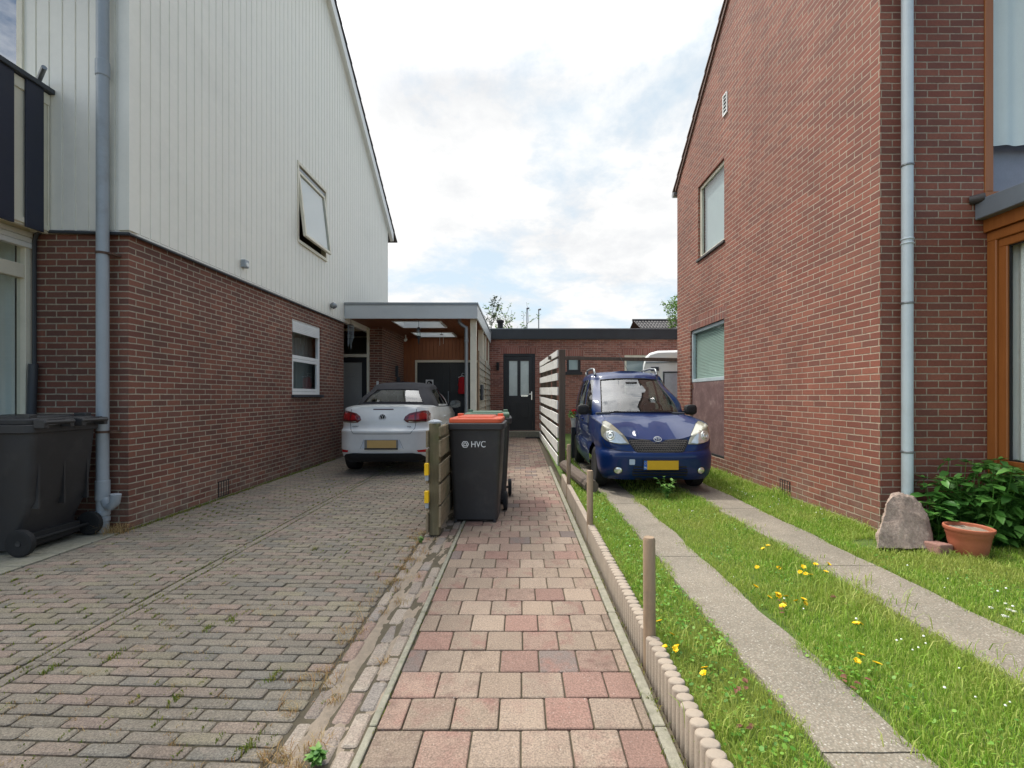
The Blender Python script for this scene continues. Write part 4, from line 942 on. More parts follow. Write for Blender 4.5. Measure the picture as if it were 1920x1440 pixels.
for z in (.60, .335):
    g = MB(); g.box(-.912, 4.405, z, -.872, 4.458, z+.115); r = g.put('reflector', M['yellow'], fx, bevel=.004); r['label'] = 'yellow reflector'
    g = MB(); g.box(-.906, 4.42, z-.05, -.876, 4.459, z-.001); g.put('reflector_base', M['pipe_l'], fx)

sf = thing('slat_fence', 'tall fence of weathered white horizontal slats along the right of the garden path', 'fence', (.68, 11, 0))
zn = [(490, 530), (550, 610), (645, 695), (740, 795), (835, 893), (920, 985), (1010, 1085), (1110, 1180), (1205, 1285)]
zf = [(575, 604), (610, 648), (680, 715), (745, 790), (805, 840), (865, 900), (925, 955), (985, 1012), (1042, 1078)]
for k in range(9):
    g = MB(); Y0, Y1 = 8.45, 15.05; (a, b), (c, d) = zn[k], zf[k]
    Z = lambda q, D: H-(520+q/3.6-CY)*D/F
    n = 12; V_ = []
    for i in range(n+1):
        t = i/n; y = Y0+(Y1-Y0)*t; x = .70-.05*t+.006*mnoise.noise(Vector((k*3.1, y*.6, 0))); z1 = Z(a, Y0)*(1-t)+Z(c, Y1)*t; z0 = Z(b, Y0)*(1-t)+Z(d, Y1)*t; w_ = .006*mnoise.noise(Vector((k*5.1, y*.9, 3)))
        V_.append([(x-.02, y, z0+w_), (x, y, z0+w_), (x, y, z1+w_), (x-.02, y, z1+w_), (x-.02, y, z0+w_)])
    g.grid(V_); g.add(V_[0][:4], [(0, 1, 2, 3)]); g.add(V_[-1][:4], [(3, 2, 1, 0)]); g.put('slat', M['whitewood'], sf)
for y, hh in ((8.42, 2.2), (10.1, 2.25), (11.8, 2.3), (13.4, 2.34), (15.0, 2.4)):
    g = MB(); x = .765-.05*(y-8.4)/6.6; w_ = .055 if y < 9 else .045; g.box(x-w_, y-.05, 0, x+w_, y+.05, hh); g.put('post', M['brownwood'], sf, bevel=.005)
g = MB(); g.bar((.60, 9.9, 2.17), (RX+.6, 9.9, 2.12), .05, .075); tag(g.put('crossbeam', M['brownwood'], None, bevel=.005), 'wooden beam spanning from the slat fence to the back corner of the brick house', 'beam')
for (x, y, z0, z1, r, lab) in ((.665, 2.375, 0, .635, .031, 'round wooden stake nearest the camera, rising between palisade pieces'), (.66, 4.37, 0, .655, .030, 'wooden stake halfway along the edging, in front of the blue car'), (.66, 6.3, 0, .70, .028, 'wooden stake farthest along the edging, close to the slat fence')):
    g = MB(); n = 14; lx = random.uniform(-.006, .006)
    g.tube([(x, y, z0-.1), (x+lx*.3, y, .2), (x+lx, y, z1-.012), (x+lx, y, z1)], [r, r, r, r*.82], 18)
    tag(g.put('garden_stake', M['postwood'], None, smooth=40), lab, 'stake', 'wooden stakes along the garden path')
# palisade edging: units with scalloped tops, then plain boards farther off
def scallop(ya, yb, top, pitch=.05, xo=.668):
    g = MB(); y = ya
    while y < yb-.02:
        c = y+pitch/2; hz = top+random.uniform(-.004, .004); n = 14; rx, ry = .036, pitch/2+.002
        rings = []
        for (s, z) in ((1, -.05), (1, hz-.008), (.93, hz-.002), (.78, hz)): rings.append([(xo+rx*s*math.cos(2*math.pi*k/n), c+ry*s*math.sin(2*math.pi*k/n), z) for k in range(n)])
        v = [q for rg_ in rings for q in rg_]; f = [(i*n+k, i*n+(k+1) % n, (i+1)*n+(k+1) % n, (i+1)*n+k) for i in range(3) for k in range(n)]+[tuple(3*n+k for k in range(n))]
        g.add(v, f); y += pitch
    return g
e1 = scallop(1.05, 2.34, .145); tag(e1.put('palisade_edging', M['palisade'], None, smooth=50), 'scalloped beige concrete edging nearest the camera, in front of the first stake', 'edging', 'edging between path and lawn')
e2 = scallop(2.41, 4.33, .148); tag(e2.put('palisade_edging', M['palisade'], None, smooth=50), 'scalloped beige concrete edging between the near and the middle wooden stake', 'edging', 'edging between path and lawn')
for ya, yb, lab in ((4.41, 5.3, 'plain beige edging board just beyond the middle wooden stake'), (5.31, 6.26, 'plain beige edging board ending at the farthest wooden stake'), (6.34, 7.1, 'plain beige edging board farthest off, ending near the slat fence')):
    g = MB(); g.box(.635, ya, -.05, .69, yb, .16); tag(g.put('edging_board', M['palisade'], None, bevel=.006), lab, 'edging', 'edging between path and lawn')
g = MB(); P = []
for i in range(15):
    y = 5.95+i*.13; P.append([(.92-.012*i+.09*math.cos(a)*(1+.1*mnoise.noise(Vector((y*3, a, 1)))), y, .19+.09*math.sin(a)*(1+.15*mnoise.noise(Vector((y*3, a, 5))))) for a in [2*math.pi*k/12+.4 for k in range(13)]])
g.grid(P); g.add(P[0][:-1], [tuple(range(12))]); tag(g.put('log', M['brownwood'], None), 'old timber sleeper lying in the grass behind the far stake, left of the blue car', 'log')

# ------------------------------------------------------------------ rock, pot, shrub
def boulder():
    pr = [(1633, 1030), (1636, 1003), (1650, 961), (1655, 940), (1665, 926), (1679, 922), (1700, 927), (1712, 931), (1729, 953), (1741, 972), (1748, 1000), (1752, 1030)]
    D = 3.84; o = [((x-CX)*D/F, H-(y-CY)*D/F) for x, y in pr]; o = [(x, max(z, LZ-.03)) for x, z in o]; cx = sum(p[0] for p in o)/len(o); o = [(cx+.015+(x-cx)*.9, z) for x, z in o]; cz = LZ+.12
    bm = bmesh.new(); rings = []
    for yy, s_ in ((0.0, .93), (.03, 1.0), (.12, .97), (.2, .80)):
        ring = []
        for x, z in o:
            zz = cz+(z-cz)*s_; yn = D-.12+yy+.45*max(0, zz-LZ); q = yn/D; ring.append(bm.verts.new(((cx+(x-cx)*s_)*q, yn, H-(H-zz)*q)))
        rings.append(ring)
    n = len(o)
    for a, b in zip(rings[:-1], rings[1:]):
        for k in range(n): bm.faces.new((a[k], a[(k+1) % n], b[(k+1) % n], b[k]))
    bm.faces.new(rings[0][::-1]); bm.faces.new(rings[-1]); bmesh.ops.triangulate(bm, faces=bm.faces)
    for _ in range(4): bmesh.ops.subdivide_edges(bm, edges=[e for e in bm.edges if e.calc_length() > .018], cuts=1)
    bmesh.ops.triangulate(bm, faces=bm.faces); bm.normal_update()
    mv = [(v, v.normal*(.016*mnoise.fractal(v.co*9, 1.0, 2.0, 4)+.006*mnoise.fractal(v.co*40, 1.0, 2.0, 3))) for v in bm.verts]
    for v, d in mv: v.co += d
    bmesh.ops.recalc_face_normals(bm, faces=bm.faces); me = bpy.data.meshes.new('boulder'); bm.to_mesh(me); bm.free()
    tag(put('boulder', me, M['rock'], None, smooth=45), 'large angular pinkish granite boulder leaning by the corner of the brick house', 'stone')
boulder()
g = MB(); g.obox(Matrix.Translation((3.36, 3.72, .13)) @ Matrix.Rotation(R(20), 4, 'Z') @ Matrix.Rotation(R(6), 4, 'Y'), .085, .06, .05); tag(g.put('loose_brick', plain('old brick', lin(150, 112, 100), .9, 0, .25, 14, .003), None, bevel=.012, seg=2), 'loose reddish brick on the grass between the boulder and the terracotta pot', 'brick')
pot = local(thing('flowerpot', 'wide terracotta pot of soil on the grass in front of the shrub', 'pot', (3.585, 3.70, LZ)))
g = MB(); g.lathe([(.0, .0), (.142, .0), (.148, .008), (.170, .11), (.178, .158), (.184, .166), (.190, .2), (.199, .203), (.205, .215), (.203, .232), (.190, .236), (.180, .228), (.176, .2), (.0, .2)], (0, 0, 0), 'z', 40); g.put('pot_body', M['terra'], pot, smooth=35); pot.scale = (.77, .77, .92)
P = [[(.176*r*math.cos(a), .176*r*math.sin(a), .205+.02*mnoise.noise(Vector((r*4*math.cos(a), r*4*math.sin(a), 1)))) for a in [2*math.pi*k/24 for k in range(25)]] for r in (0.01, .3, .6, .85, 1)]
g = MB(); g.grid(P); put('potting_soil', g.mesh(), M['dirt'], pot, smooth=180)

def leaf(g, p, d, L, W, droop=.2, fold=.25, roll=0.0):
    d = Vector(d).normalized(); up = Vector((0, 0, 1)); s = d.cross(up)
    if s.length < .05: s = Vector((1, 0, 0))
    s.normalize(); n = s.cross(d); s = (s*math.cos(roll)+n*math.sin(roll)); n = s.cross(d)
    p = Vector(p); mid = p+d*L*.45-n*L*droop*.15; tip = p+d*L-n*L*droop*.6
    l1 = p+d*L*.22+s*W*.42+n*W*fold*.5; r1 = p+d*L*.22-s*W*.42+n*W*fold*.5; l2 = p+d*L*.58+s*W*.40+n*W*fold*.4-n*L*droop*.2; r2 = p+d*L*.58-s*W*.40+n*W*fold*.4-n*L*droop*.2
    g.add([p, l1, l2, tip, r2, r1, mid], [(0, 1, 6), (1, 2, 6), (2, 3, 6), (3, 4, 6), (4, 5, 6), (5, 0, 6)])
def rnd_dir(zmin=-.2, zmax=1.0):
    a = random.uniform(0, 6.283); z = random.uniform(zmin, zmax); r = math.sqrt(max(0, 1-min(1, z*z))); return Vector((r*math.cos(a), r*math.sin(a), z))
def shrub():
    t = thing('shrub', 'leafy dark green shrub growing against the brick house behind the terracotta pot', 'shrub', (3.95, 3.95, LZ))
    g = MB(); st = MB()
    for k in range(120):
        bx = random.uniform(3.42, 4.62); by = random.uniform(3.80, 4.2)
        env = .70*min(1.0, max(.3, .25+1.35*(bx-3.32)))*random.uniform(.45, 1.0)
        if bx < 3.82 and by < 3.9: by = 3.95+random.random()*.2
        base = Vector((bx*.8+3.98*.2, by+.04, LZ)); top = Vector((bx+random.uniform(-.1, .1), by+random.uniform(-.12, .06), LZ+env))
        st.tube([base, (base+top)/2+Vector((random.uniform(-.03, .03), random.uniform(-.03, .03), .02)), top], [.004, .0035, .002], 5)
        n = int(5+env*15)
        for j in range(n):
            f = .12+.88*j/(n-1); p = base.lerp(top, f); a = j*2.4+k; d = Vector((math.cos(a), math.sin(a)-.25, random.uniform(-.75, .3)))
            q = p+d*.025; L = random.uniform(.08, .15)
            if q.x+d.x*L < 3.78 and q.z+min(0, d.z)*L < LZ+.24 and q.y+d.y*L < 3.93: continue
            if q.z+d.z*L < LZ: d.z = .1
            leaf(g, q, d, L, L*random.uniform(.48, .62), random.uniform(.1, .5), random.uniform(.1, .3), random.uniform(-.5, .5))
        for j in range(5): a = j*1.257+k; leaf(g, top, (math.cos(a), math.sin(a), random.uniform(0, .6)), .065, .034, .15)
    put('foliage', g.mesh(), M['leaf_bush'], t, smooth=180); st.put('stem', M['leaf_bush'], t)
shrub()

# ------------------------------------------------------------------ caravan, far roof, trees
cv = thing('caravan', 'white caravan with rounded top parked behind the blue car beside the brick house', 'caravan', (4.2, 13, 0))
X0, X1, Y0, Y1 = 3.20, 5.35, 11.6, 15.2
sd = [(X0+.02, .35), (X0, .5), (X0-.0, 1.5), (X0+.03, 2.15), (X0+.08, 2.36), (X0+.2, 2.47), (X0+.4, 2.52), (X1-.4, 2.52), (X1-.2, 2.47), (X1-.05, 2.3), (X1, 1.5), (X1, .5), (X1-.02, .35)]
g = MB(); prof = [(0, .07, -.06), (.03, .03, -.02), (.10, .0, .0), (3.4, .0, .0), (3.6, .1, -.06)]
rings = [[(x+(4.27-x)*s*.35, Y0+dy, z+dz*(1 if z > 1.6 else 0)) for (x, z) in sd] for dy, s, dz in prof]
g.grid(rings); g.add(rings[0], [tuple(range(len(sd)))]); g.add(rings[-1], [tuple(range(len(sd)))]); g.put('body', M['caravan'], cv, smooth=30)
g = MB(); g.frame('y', Y0-.02, Y0+.0, 3.72, 4.9, 1.28, 1.98, .04); w = g.put('window', M['darkgrey'], cv, bevel=.01)
pane('pane', 'y', Y0-.012, 3.76, 4.86, 1.32, 1.94, plain('bluish caravan curtain', lin(168, 172, 186), .3, 0, .06, 3, Coat_Weight=.6), w)
g = MB(); g.box(3.42, Y0-.02, 2.0, 3.62, Y0+.01, 2.1); g.put('vent', M['darkgrey'], cv)
g = MB(); g.box(X0+.1, Y0-.012, 2.2, X1-.1, Y0+.005, 2.23); g.put('trim', M['zinc'], cv)
g = MB(); g.box(3.86, Y0-.05, 2.24, 3.98, Y0-.0125, 2.3); g.put('marker_lamp', plain('amber lamp', lin(226, 200, 90), .3), cv)
for xx in (X0+.12, X1-.32):
    g = MB(); g.lathe([(.2, xx), (.3, xx+.01), (.32, xx+.05), (.32, xx+.15), (.3, xx+.19), (.2, xx+.2)], (0, Y0+1.8, .32), 'x', 24); g.put('wheel', M['rubber'], cv, smooth=40)
g = MB(); g.bar((4.27, Y0+.3, .45), (4.27, Y0-.6, .42), .08, .08); g.put('drawbar', M['zinc'], cv)

cv.location = (4.50, 13.05, 0); cv.rotation_euler.z = R(-16)
fr = thing('tiled_house', 'distant house with dark tiled roof rising behind the bungalow on the right', 'house', (9.5, 33, 0))
g = MB(); g.box(8.6, 30.5, 0, 20, 38, 5.3); g.put('wall', M['brick_b'], fr)
g = MB(); n = 160; P = []
for k in range(9):
    row = []
    t = k/8
    for dz in (.0, .05):
        row = [(8.3+12*i/n, 30+4.0*(t if dz == 0 else min(1, t+.124)), 5.2+1.65*(t if dz == 0 else t+.124)+(.06 if dz == 0 else 0)+.035*math.sin(i*2.2)) for i in range(n+1)]
        P.append(row)
g.grid(P[:-1]); g.quad((8.3, 34, 6.85), (20.3, 34, 6.85), (20.3, 38, 5.2), (8.3, 38, 5.2)); put('roof', g.mesh(), M['tile'], fr)
g = MB(); g.tube([(8.25, 34, 6.9), (20.3, 34, 6.9)], .1, 8); g.put('ridge', M['tile'], fr)

def tree(label, base, height, crown, nl, lsize, mat, spread=.5, depth=5, lean=(0, 0), seed=1, leaf_levels=2, up=.35):
    random.seed(seed); t = thing('tree', label, 'tree', base); g = MB(); lf = MB(); ends = []
    def br(p, d, L, r, lv):
        pts = [p]; q = p; dd = d.copy()
        for k in range(3): dd = (dd+rnd_dir(-.6, .9)*.16).normalized(); q = q+dd*L/3; pts.append(q)
        g.tube(pts, [r, r*.85, r*.7, r*.55], 6 if lv > 2 else 4)
        if lv <= leaf_levels: ends.append((pts, lv))
        if lv == 0: return
        for k in range(random.choice((2, 3, 3))):
            nd_ = (dd*.8+rnd_dir(-.4, .8)*spread*1.6+Vector((0, 0, up*.5))).normalized(); br(pts[random.choice((2, 3, 3))], nd_, L*random.uniform(.62, .85), r*.55, lv-1)
    d0 = Vector((lean[0], lean[1], 1)).normalized(); br(Vector(base), d0, height*.36, height*.022, depth)
    random.shuffle(ends); seg = [(p[i], p[i+1]) for p, lv in ends for i in range(3)]
    for k in range(nl):
        a, b = random.choice(seg); p = a.lerp(b, random.random())+rnd_dir(-1, 1)*lsize*.5; leaf(lf, p, rnd_dir(-.6, .7), lsize*random.uniform(.7, 1.3), lsize*.6, .3, .2, random.uniform(-1, 1))
    g.put('trunk', M['bark'], t, smooth=60); put('crown', lf.mesh(), mat, t); random.seed(11)
tree('sparse half bare tree behind the carport roof and the flat roofed building', (-.95, 23.5, 0), 7.2, 1, 1100, .12, M['leaf_tree'], .5, 5, (.0, 0), 5)
tree('small fresh green tree low behind the corner of the carport roof', (-1.35, 22.5, 0), 5.6, 1, 900, .12, M['leaf_green'], .55, 4, (0, 0), 9)
tree('leafy tree beside the wall of the brick house, above the tiled roof', (9.3, 27, 0), 6.9, 1, 2600, .16, M['leaf_green'], .6, 5, (-.02, 0), 4, 3)
tree('low greenery behind the flat roof near the short brown vent', (-.25, 24.5, 0), 5.6, 1, 800, .11, M['leaf_tree'], .6, 4, (0, 0), 13)

# ------------------------------------------------------------------ small hanging and planted things
def chime(x, y, z, s, label, mat, n=5):
    t = thing('wind_chime', label, 'wind chime', (x, y, z)); g = MB(); g.tube([(x, y, z), (x, y, z-.12*s)], .004, 6); g.lathe([(.05*s, z-.125*s), (.05*s, z-.11*s)], (x, y, 0), 'z', 12); g.put('top_disc', M['brownwood'], t)
    for k in range(n):
        a = 6.283*k/n; g = MB(); g.tube([(x+.055*s*math.cos(a), y+.04*s*math.sin(a), z-.125*s), (x+.055*s*math.cos(a), y+.04*s*math.sin(a), z-(.4+.05*k)*s)], .006*s, 8); g.put('rod', mat, t, smooth=40)
chime(-3.93, 10.75, 3.14, 1.15, 'wind chime of pale rods hanging at the house end of the carport edge', M['zinc'])
x, y = at(828, 0, 12.7)[0], 12.7; chime(x, y, 3.14, .9, 'thin pale ornament hanging lowest, below the rear skylight of the carport', M['white'], 2)
t = thing('hanging_lamp', 'glass lantern with dark finial hanging in front of the carport skylights', 'lantern', (at(785, 0, 11.0)[0], 11.0, 3.14)); x, y = at(785, 0, 11.0)[0], 11.0
g = MB(); g.tube([(x, y, 3.15), (x, y, 2.99)], .005, 6); g.lathe([(.0, 3.0), (.03, 2.98), (.05, 2.95), (.05, 2.94)], (x, y, 0), 'z', 12); g.lathe([(.05, 2.78), (.055, 2.76), (.02, 2.70), (.012, 2.6), (0, 2.58)], (x, y, 0), 'z', 12); g.put('fitting', M['darkgrey'], t, smooth=40)
g = MB(); g.lathe([(.048, 2.94), (.055, 2.86), (.048, 2.78)], (x, y, 0), 'z', 14); g.put('shade', M['pane'], t, smooth=60)
jk = thing('red_jacket', 'red jacket hanging from a clothes hanger in front of the black carport doors', 'jacket', (at(868, 720, 13.9)[0], 13.9, 1.9)); x, y, z = at(868, 706, 13.9)
g = MB(); n = 10; P = []
for i in range(14):
    zz = z-.02-.5*i/13; hw = .06+.05*min(1, i/3)+.012*math.sin(i*1.3)
    P.append([(x-.03+hw*math.cos(2*math.pi*k/18), y+(.05+.012*math.sin(k*2.1+i*.6))*math.sin(2*math.pi*k/18), zz) for k in range(19)])
g.grid(P); put('cloth', g.fixed(), M['red'], jk, smooth=180)
g = MB(); sl_ = [(x+.07, y, z-.05), (x+.085, y-.01, z-.25), (x+.07, y-.02, z-.42)]; g.tube(sl_, [.045, .04, .035], 10); put('sleeve', g.fixed(), M['red'], jk, smooth=60)
g = MB(); g.tube([(x-.14, y, z-.03), (x-.03, y, z+.02), (x+.15, y, z-.02)], .009, 6); g.tube([(x-.03, y, z+.02), (x-.03, y, z+.09), (x, y+.02, z+.1), (x, y+.3, z+.1)], .006, 6); g.put('hanger', M['white'], jk)
fp = thing('planter', 'small white planter of red flowers and leaves between the slat fence and the blue car', 'planter', at(1072, 800, 9.4)); x, y, z = at(1073, 812, 9.4)
g = MB(); g.box(x-.02, y-.08, 0, x+.12, y+.1, z+.12); g.put('stand', M['darkgrey'], fp); g = MB(); g.lathe([(.06, z+.12), (.085, z+.3), (.08, z+.3), (.05, z+.25)], (x+.05, y, 0), 'z', 16); g.put('pot_body', M['white'], fp)
g = MB()
for k in range(70): leaf(g, Vector((x+.03, y, z+.32))+rnd_dir(-.1, 1)*.1, rnd_dir(-.2, 1), .08, .045)
put('leaves', g.mesh(), M['leaf_weed'], fp); g = MB()
for k in range(26): p = Vector((x+.06, y-.03, z+.42))+rnd_dir(-.5, .8)*.07; g.lathe([(0, p.z-.02), (.02, p.z-.005), (.016, p.z+.015), (0, p.z+.02)], (p.x, p.y, 0), 'z', 6)
g.put('blossom', M['red'], fp)
# ------------------------------------------------------------------ cars
def spline(pts, k, mirror0=True, mirror1=True):
    p = [np.array(q, float) for q in pts]; fl = np.array([-1, 1, 1.0])
    pre = p[1]*fl if mirror0 else 2*p[0]-p[1]; post = p[-2]*fl if mirror1 else 2*p[-1]-p[-2]
    e = [pre]+p+[post]; out = []
    def tan(i):
        a, b, c = e[i-1], e[i], e[i+1]; d0 = np.linalg.norm(b-a)+1e-6; d1 = np.linalg.norm(c-b)+1e-6
        return ((b-a)/d0*d1+(c-b)/d1*d0)/(d0+d1)
    for i in range(1, len(p)):
        L = np.linalg.norm(e[i+1]-e[i]); m0, m1 = tan(i)*L, tan(i+1)*L
        for j in range(k):
            t = j/k; out.append((2*t**3-3*t*t+1)*e[i]+(t**3-2*t*t+t)*m0+(-2*t**3+3*t*t)*e[i+1]+(t**3-t*t)*m1)
    out.append(p[-1]); return np.array(out)
def patch(rows, ku, kv):
    A = np.array([spline(r, ku) for r in rows])                       # (J, U, 3)
    B = np.array([spline(A[:, u], kv, False, False) for u in range(A.shape[1])])   # (U, V, 3)
    return B.transpose(1, 0, 2)                                       # (V, U, 3)
class Shell:
    def __init__(s): s.parts = {}
    def add(s, name, P, keep=None):
        V, U = P.shape[:2]
        for sx in (1, -1):
            g = s.parts.setdefault(name if not name.startswith('side_window') else name+('+' if sx > 0 else '-'), MB()); b = len(g.v); g.v += [(p[0]*sx, p[1], p[2]) for r in P for p in r]
            for v in range(V-1):
                for u in range(U-1):
                    if keep is None or keep(v, u):
                        f = (b+v*U+u, b+v*U+u+1, b+(v+1)*U+u+1, b+(v+1)*U+u); g.f.append(f if sx > 0 else f[::-1]); g.m.append(0)
    def cells(s, P, ku, kv, table, default):
        V, U = P.shape[:2]; table = {k: (n+'#%d%d' % k if n == 'side_window' else n) for k, n in table.items()}; names = [default]+sorted(set(table.values()))
        for nm in names: s.add(nm, P, lambda v, u: table.get((v//kv, u//ku), default) == nm)
def wmesh(g, dist=.0012):
    me = g.mesh(); bm = bmesh.new(); bm.from_mesh(me); bmesh.ops.remove_doubles(bm, verts=bm.verts, dist=dist)
    bmesh.ops.delete(bm, geom=[v for v in bm.verts if not v.link_faces], context='VERTS'); bmesh.ops.recalc_face_normals(bm, faces=bm.faces); bm.to_mesh(me); bm.free(); return me
def arches(P, circles, tol, xmin):
    P = P.copy(); V, U = P.shape[:2]; inside = np.zeros((V, U), bool)
    for yc, zc, r in circles:
        d = np.hypot(P[..., 1]-yc, P[..., 2]-zc); side = P[..., 0] > xmin
        near = side & (np.abs(d-r) < tol); sc = np.where(near, r/np.maximum(d, 1e-6), 1.0)
        P[..., 1] = yc+(P[..., 1]-yc)*sc; P[..., 2] = zc+(P[..., 2]-zc)*sc; inside |= side & (np.where(near, r, d) <= r+1e-4)
    return P, (lambda v, u: not (inside[v, u] and inside[v+1, u] and inside[v, u+1] and inside[v+1, u+1]))
def bvh_of(parts):
    vs, fs = [], []
    for g in parts: b = len(vs); vs += g.v; fs += [tuple(i+b for i in f) for f in g.f]
    return BVHTree.FromPolygons([Vector(v) for v in vs], fs)
def conform(bvh, poly, dirn, off, start, n=3, dome=0.0):
    # flat outline (x, z) laid on the body seen along +y (dirn 1) or -y (-1); returns a mesh builder
    bm = bmesh.new(); vs = [bm.verts.new((x, 0, z)) for x, z in poly]; bm.faces.new(vs)
    bmesh.ops.triangulate(bm, faces=bm.faces); 
    for _ in range(n): bmesh.ops.subdivide_edges(bm, edges=bm.edges[:], cuts=1, use_grid_fill=True)
    bmesh.ops.triangulate(bm, faces=bm.faces)
    edge = [(Vector((a[0], 0, a[1])), Vector((b[0], 0, b[1]))) for a, b in zip(poly, poly[1:]+poly[:1])]; mx = 1e-6; ds = {}
    for v in bm.verts:
        d = 9
        for a, b in edge:
            t = max(0, min(1, (v.co-a).dot(b-a)/max(1e-9, (b-a).length_squared))); d = min(d, (v.co-a.lerp(b, t)).length)
        ds[v] = d; mx = max(mx, d)
    last = None; miss = []
    for v in bm.verts:
        hit = bvh.ray_cast(Vector((v.co.x, start, v.co.z)), Vector((0, dirn, 0)))
        if hit[0] is None: miss.append(v); continue
        v.co.y = hit[0].y-dirn*(off+dome*math.sin(min(1, ds[v]/mx*1.4)*1.5708)); v.tag = True
    good = [v for v in bm.verts if v not in miss]
    for v in miss:
        if good: q = min(good, key=lambda w: (w.co.x-v.co.x)**2+(w.co.z-v.co.z)**2); v.co = Vector((q.co.x, q.co.y, q.co.z))
    me = bpy.data.meshes.new('c'); bm.to_mesh(me); bm.free(); return me
def ribbon(bvh, pts, w, dirn, off, start, step=.02):
    g = MB(); q = []
    for a, b in zip(pts[:-1], pts[1:]):
        n = max(1, int(math.dist(a, b)/step)); q += [(a[0]+(b[0]-a[0])*i/n, a[1]+(b[1]-a[1])*i/n) for i in range(n)]
    q.append(pts[-1]); P = []
    for i, p in enumerate(q):
        a, b = q[max(0, i-1)], q[min(len(q)-1, i+1)]; d = Vector((b[0]-a[0], b[1]-a[1])).normalized(); nx, nz = -d.y*w/2, d.x*w/2; r = []
        for s in (-1, 1):
            x, z = p[0]+s*nx, p[1]+s*nz; h = bvh.ray_cast(Vector((x, start, z)), Vector((0, dirn, 0)))
            if h[0] is None: break
            r.append((x, h[0].y-dirn*off, z))
        if len(r) == 2: P.append(r)
    g.grid(P); return g.mesh()
def mirror(poly): return [(-x, z) for x, z in poly]
def wheel(t, x, y, r, w, sx, spokes=7, label=None):
    xo = x*sx; i = lambda d: xo-sx*d
    g = MB(); pr = [(r*.66, i(.0)), (r*.72, i(-.006)), (r*.9, i(.0)), (r*.975, i(.015)), (r, i(.04)), (r, i(w-.04)), (r*.97, i(w-.012)), (r*.7, i(w)), (r*.66, i(w-.02))]
    g.lathe(pr, (0, y, r), 'x', 40); wh = g.put('wheel', M['rubber'], t, smooth=40)
    g = MB(); g.lathe([(r*.66, i(.002)), (r*.63, i(.006)), (r*.6, i(.03)), (r*.58, i(.09)), (0, i(.1))], (0, y, r), 'x', 32)
    g.lathe([(0, i(.0)), (r*.1, i(.002)), (r*.14, i(.012)), (r*.15, i(.05))], (0, y, r), 'x', 16)
    for k in range(spokes):
        a = 2*math.pi*k/spokes+.2; c, s_ = math.cos(a), math.sin(a)
        g.bar((i(.014), y+r*.11*c, r+r*.11*s_), (i(.012), y+r*.62*c, r+r*.62*s_), r*.15, .02, (1, 0, 0))
    g.put('rim', M['rim'], wh, smooth=40); return wh

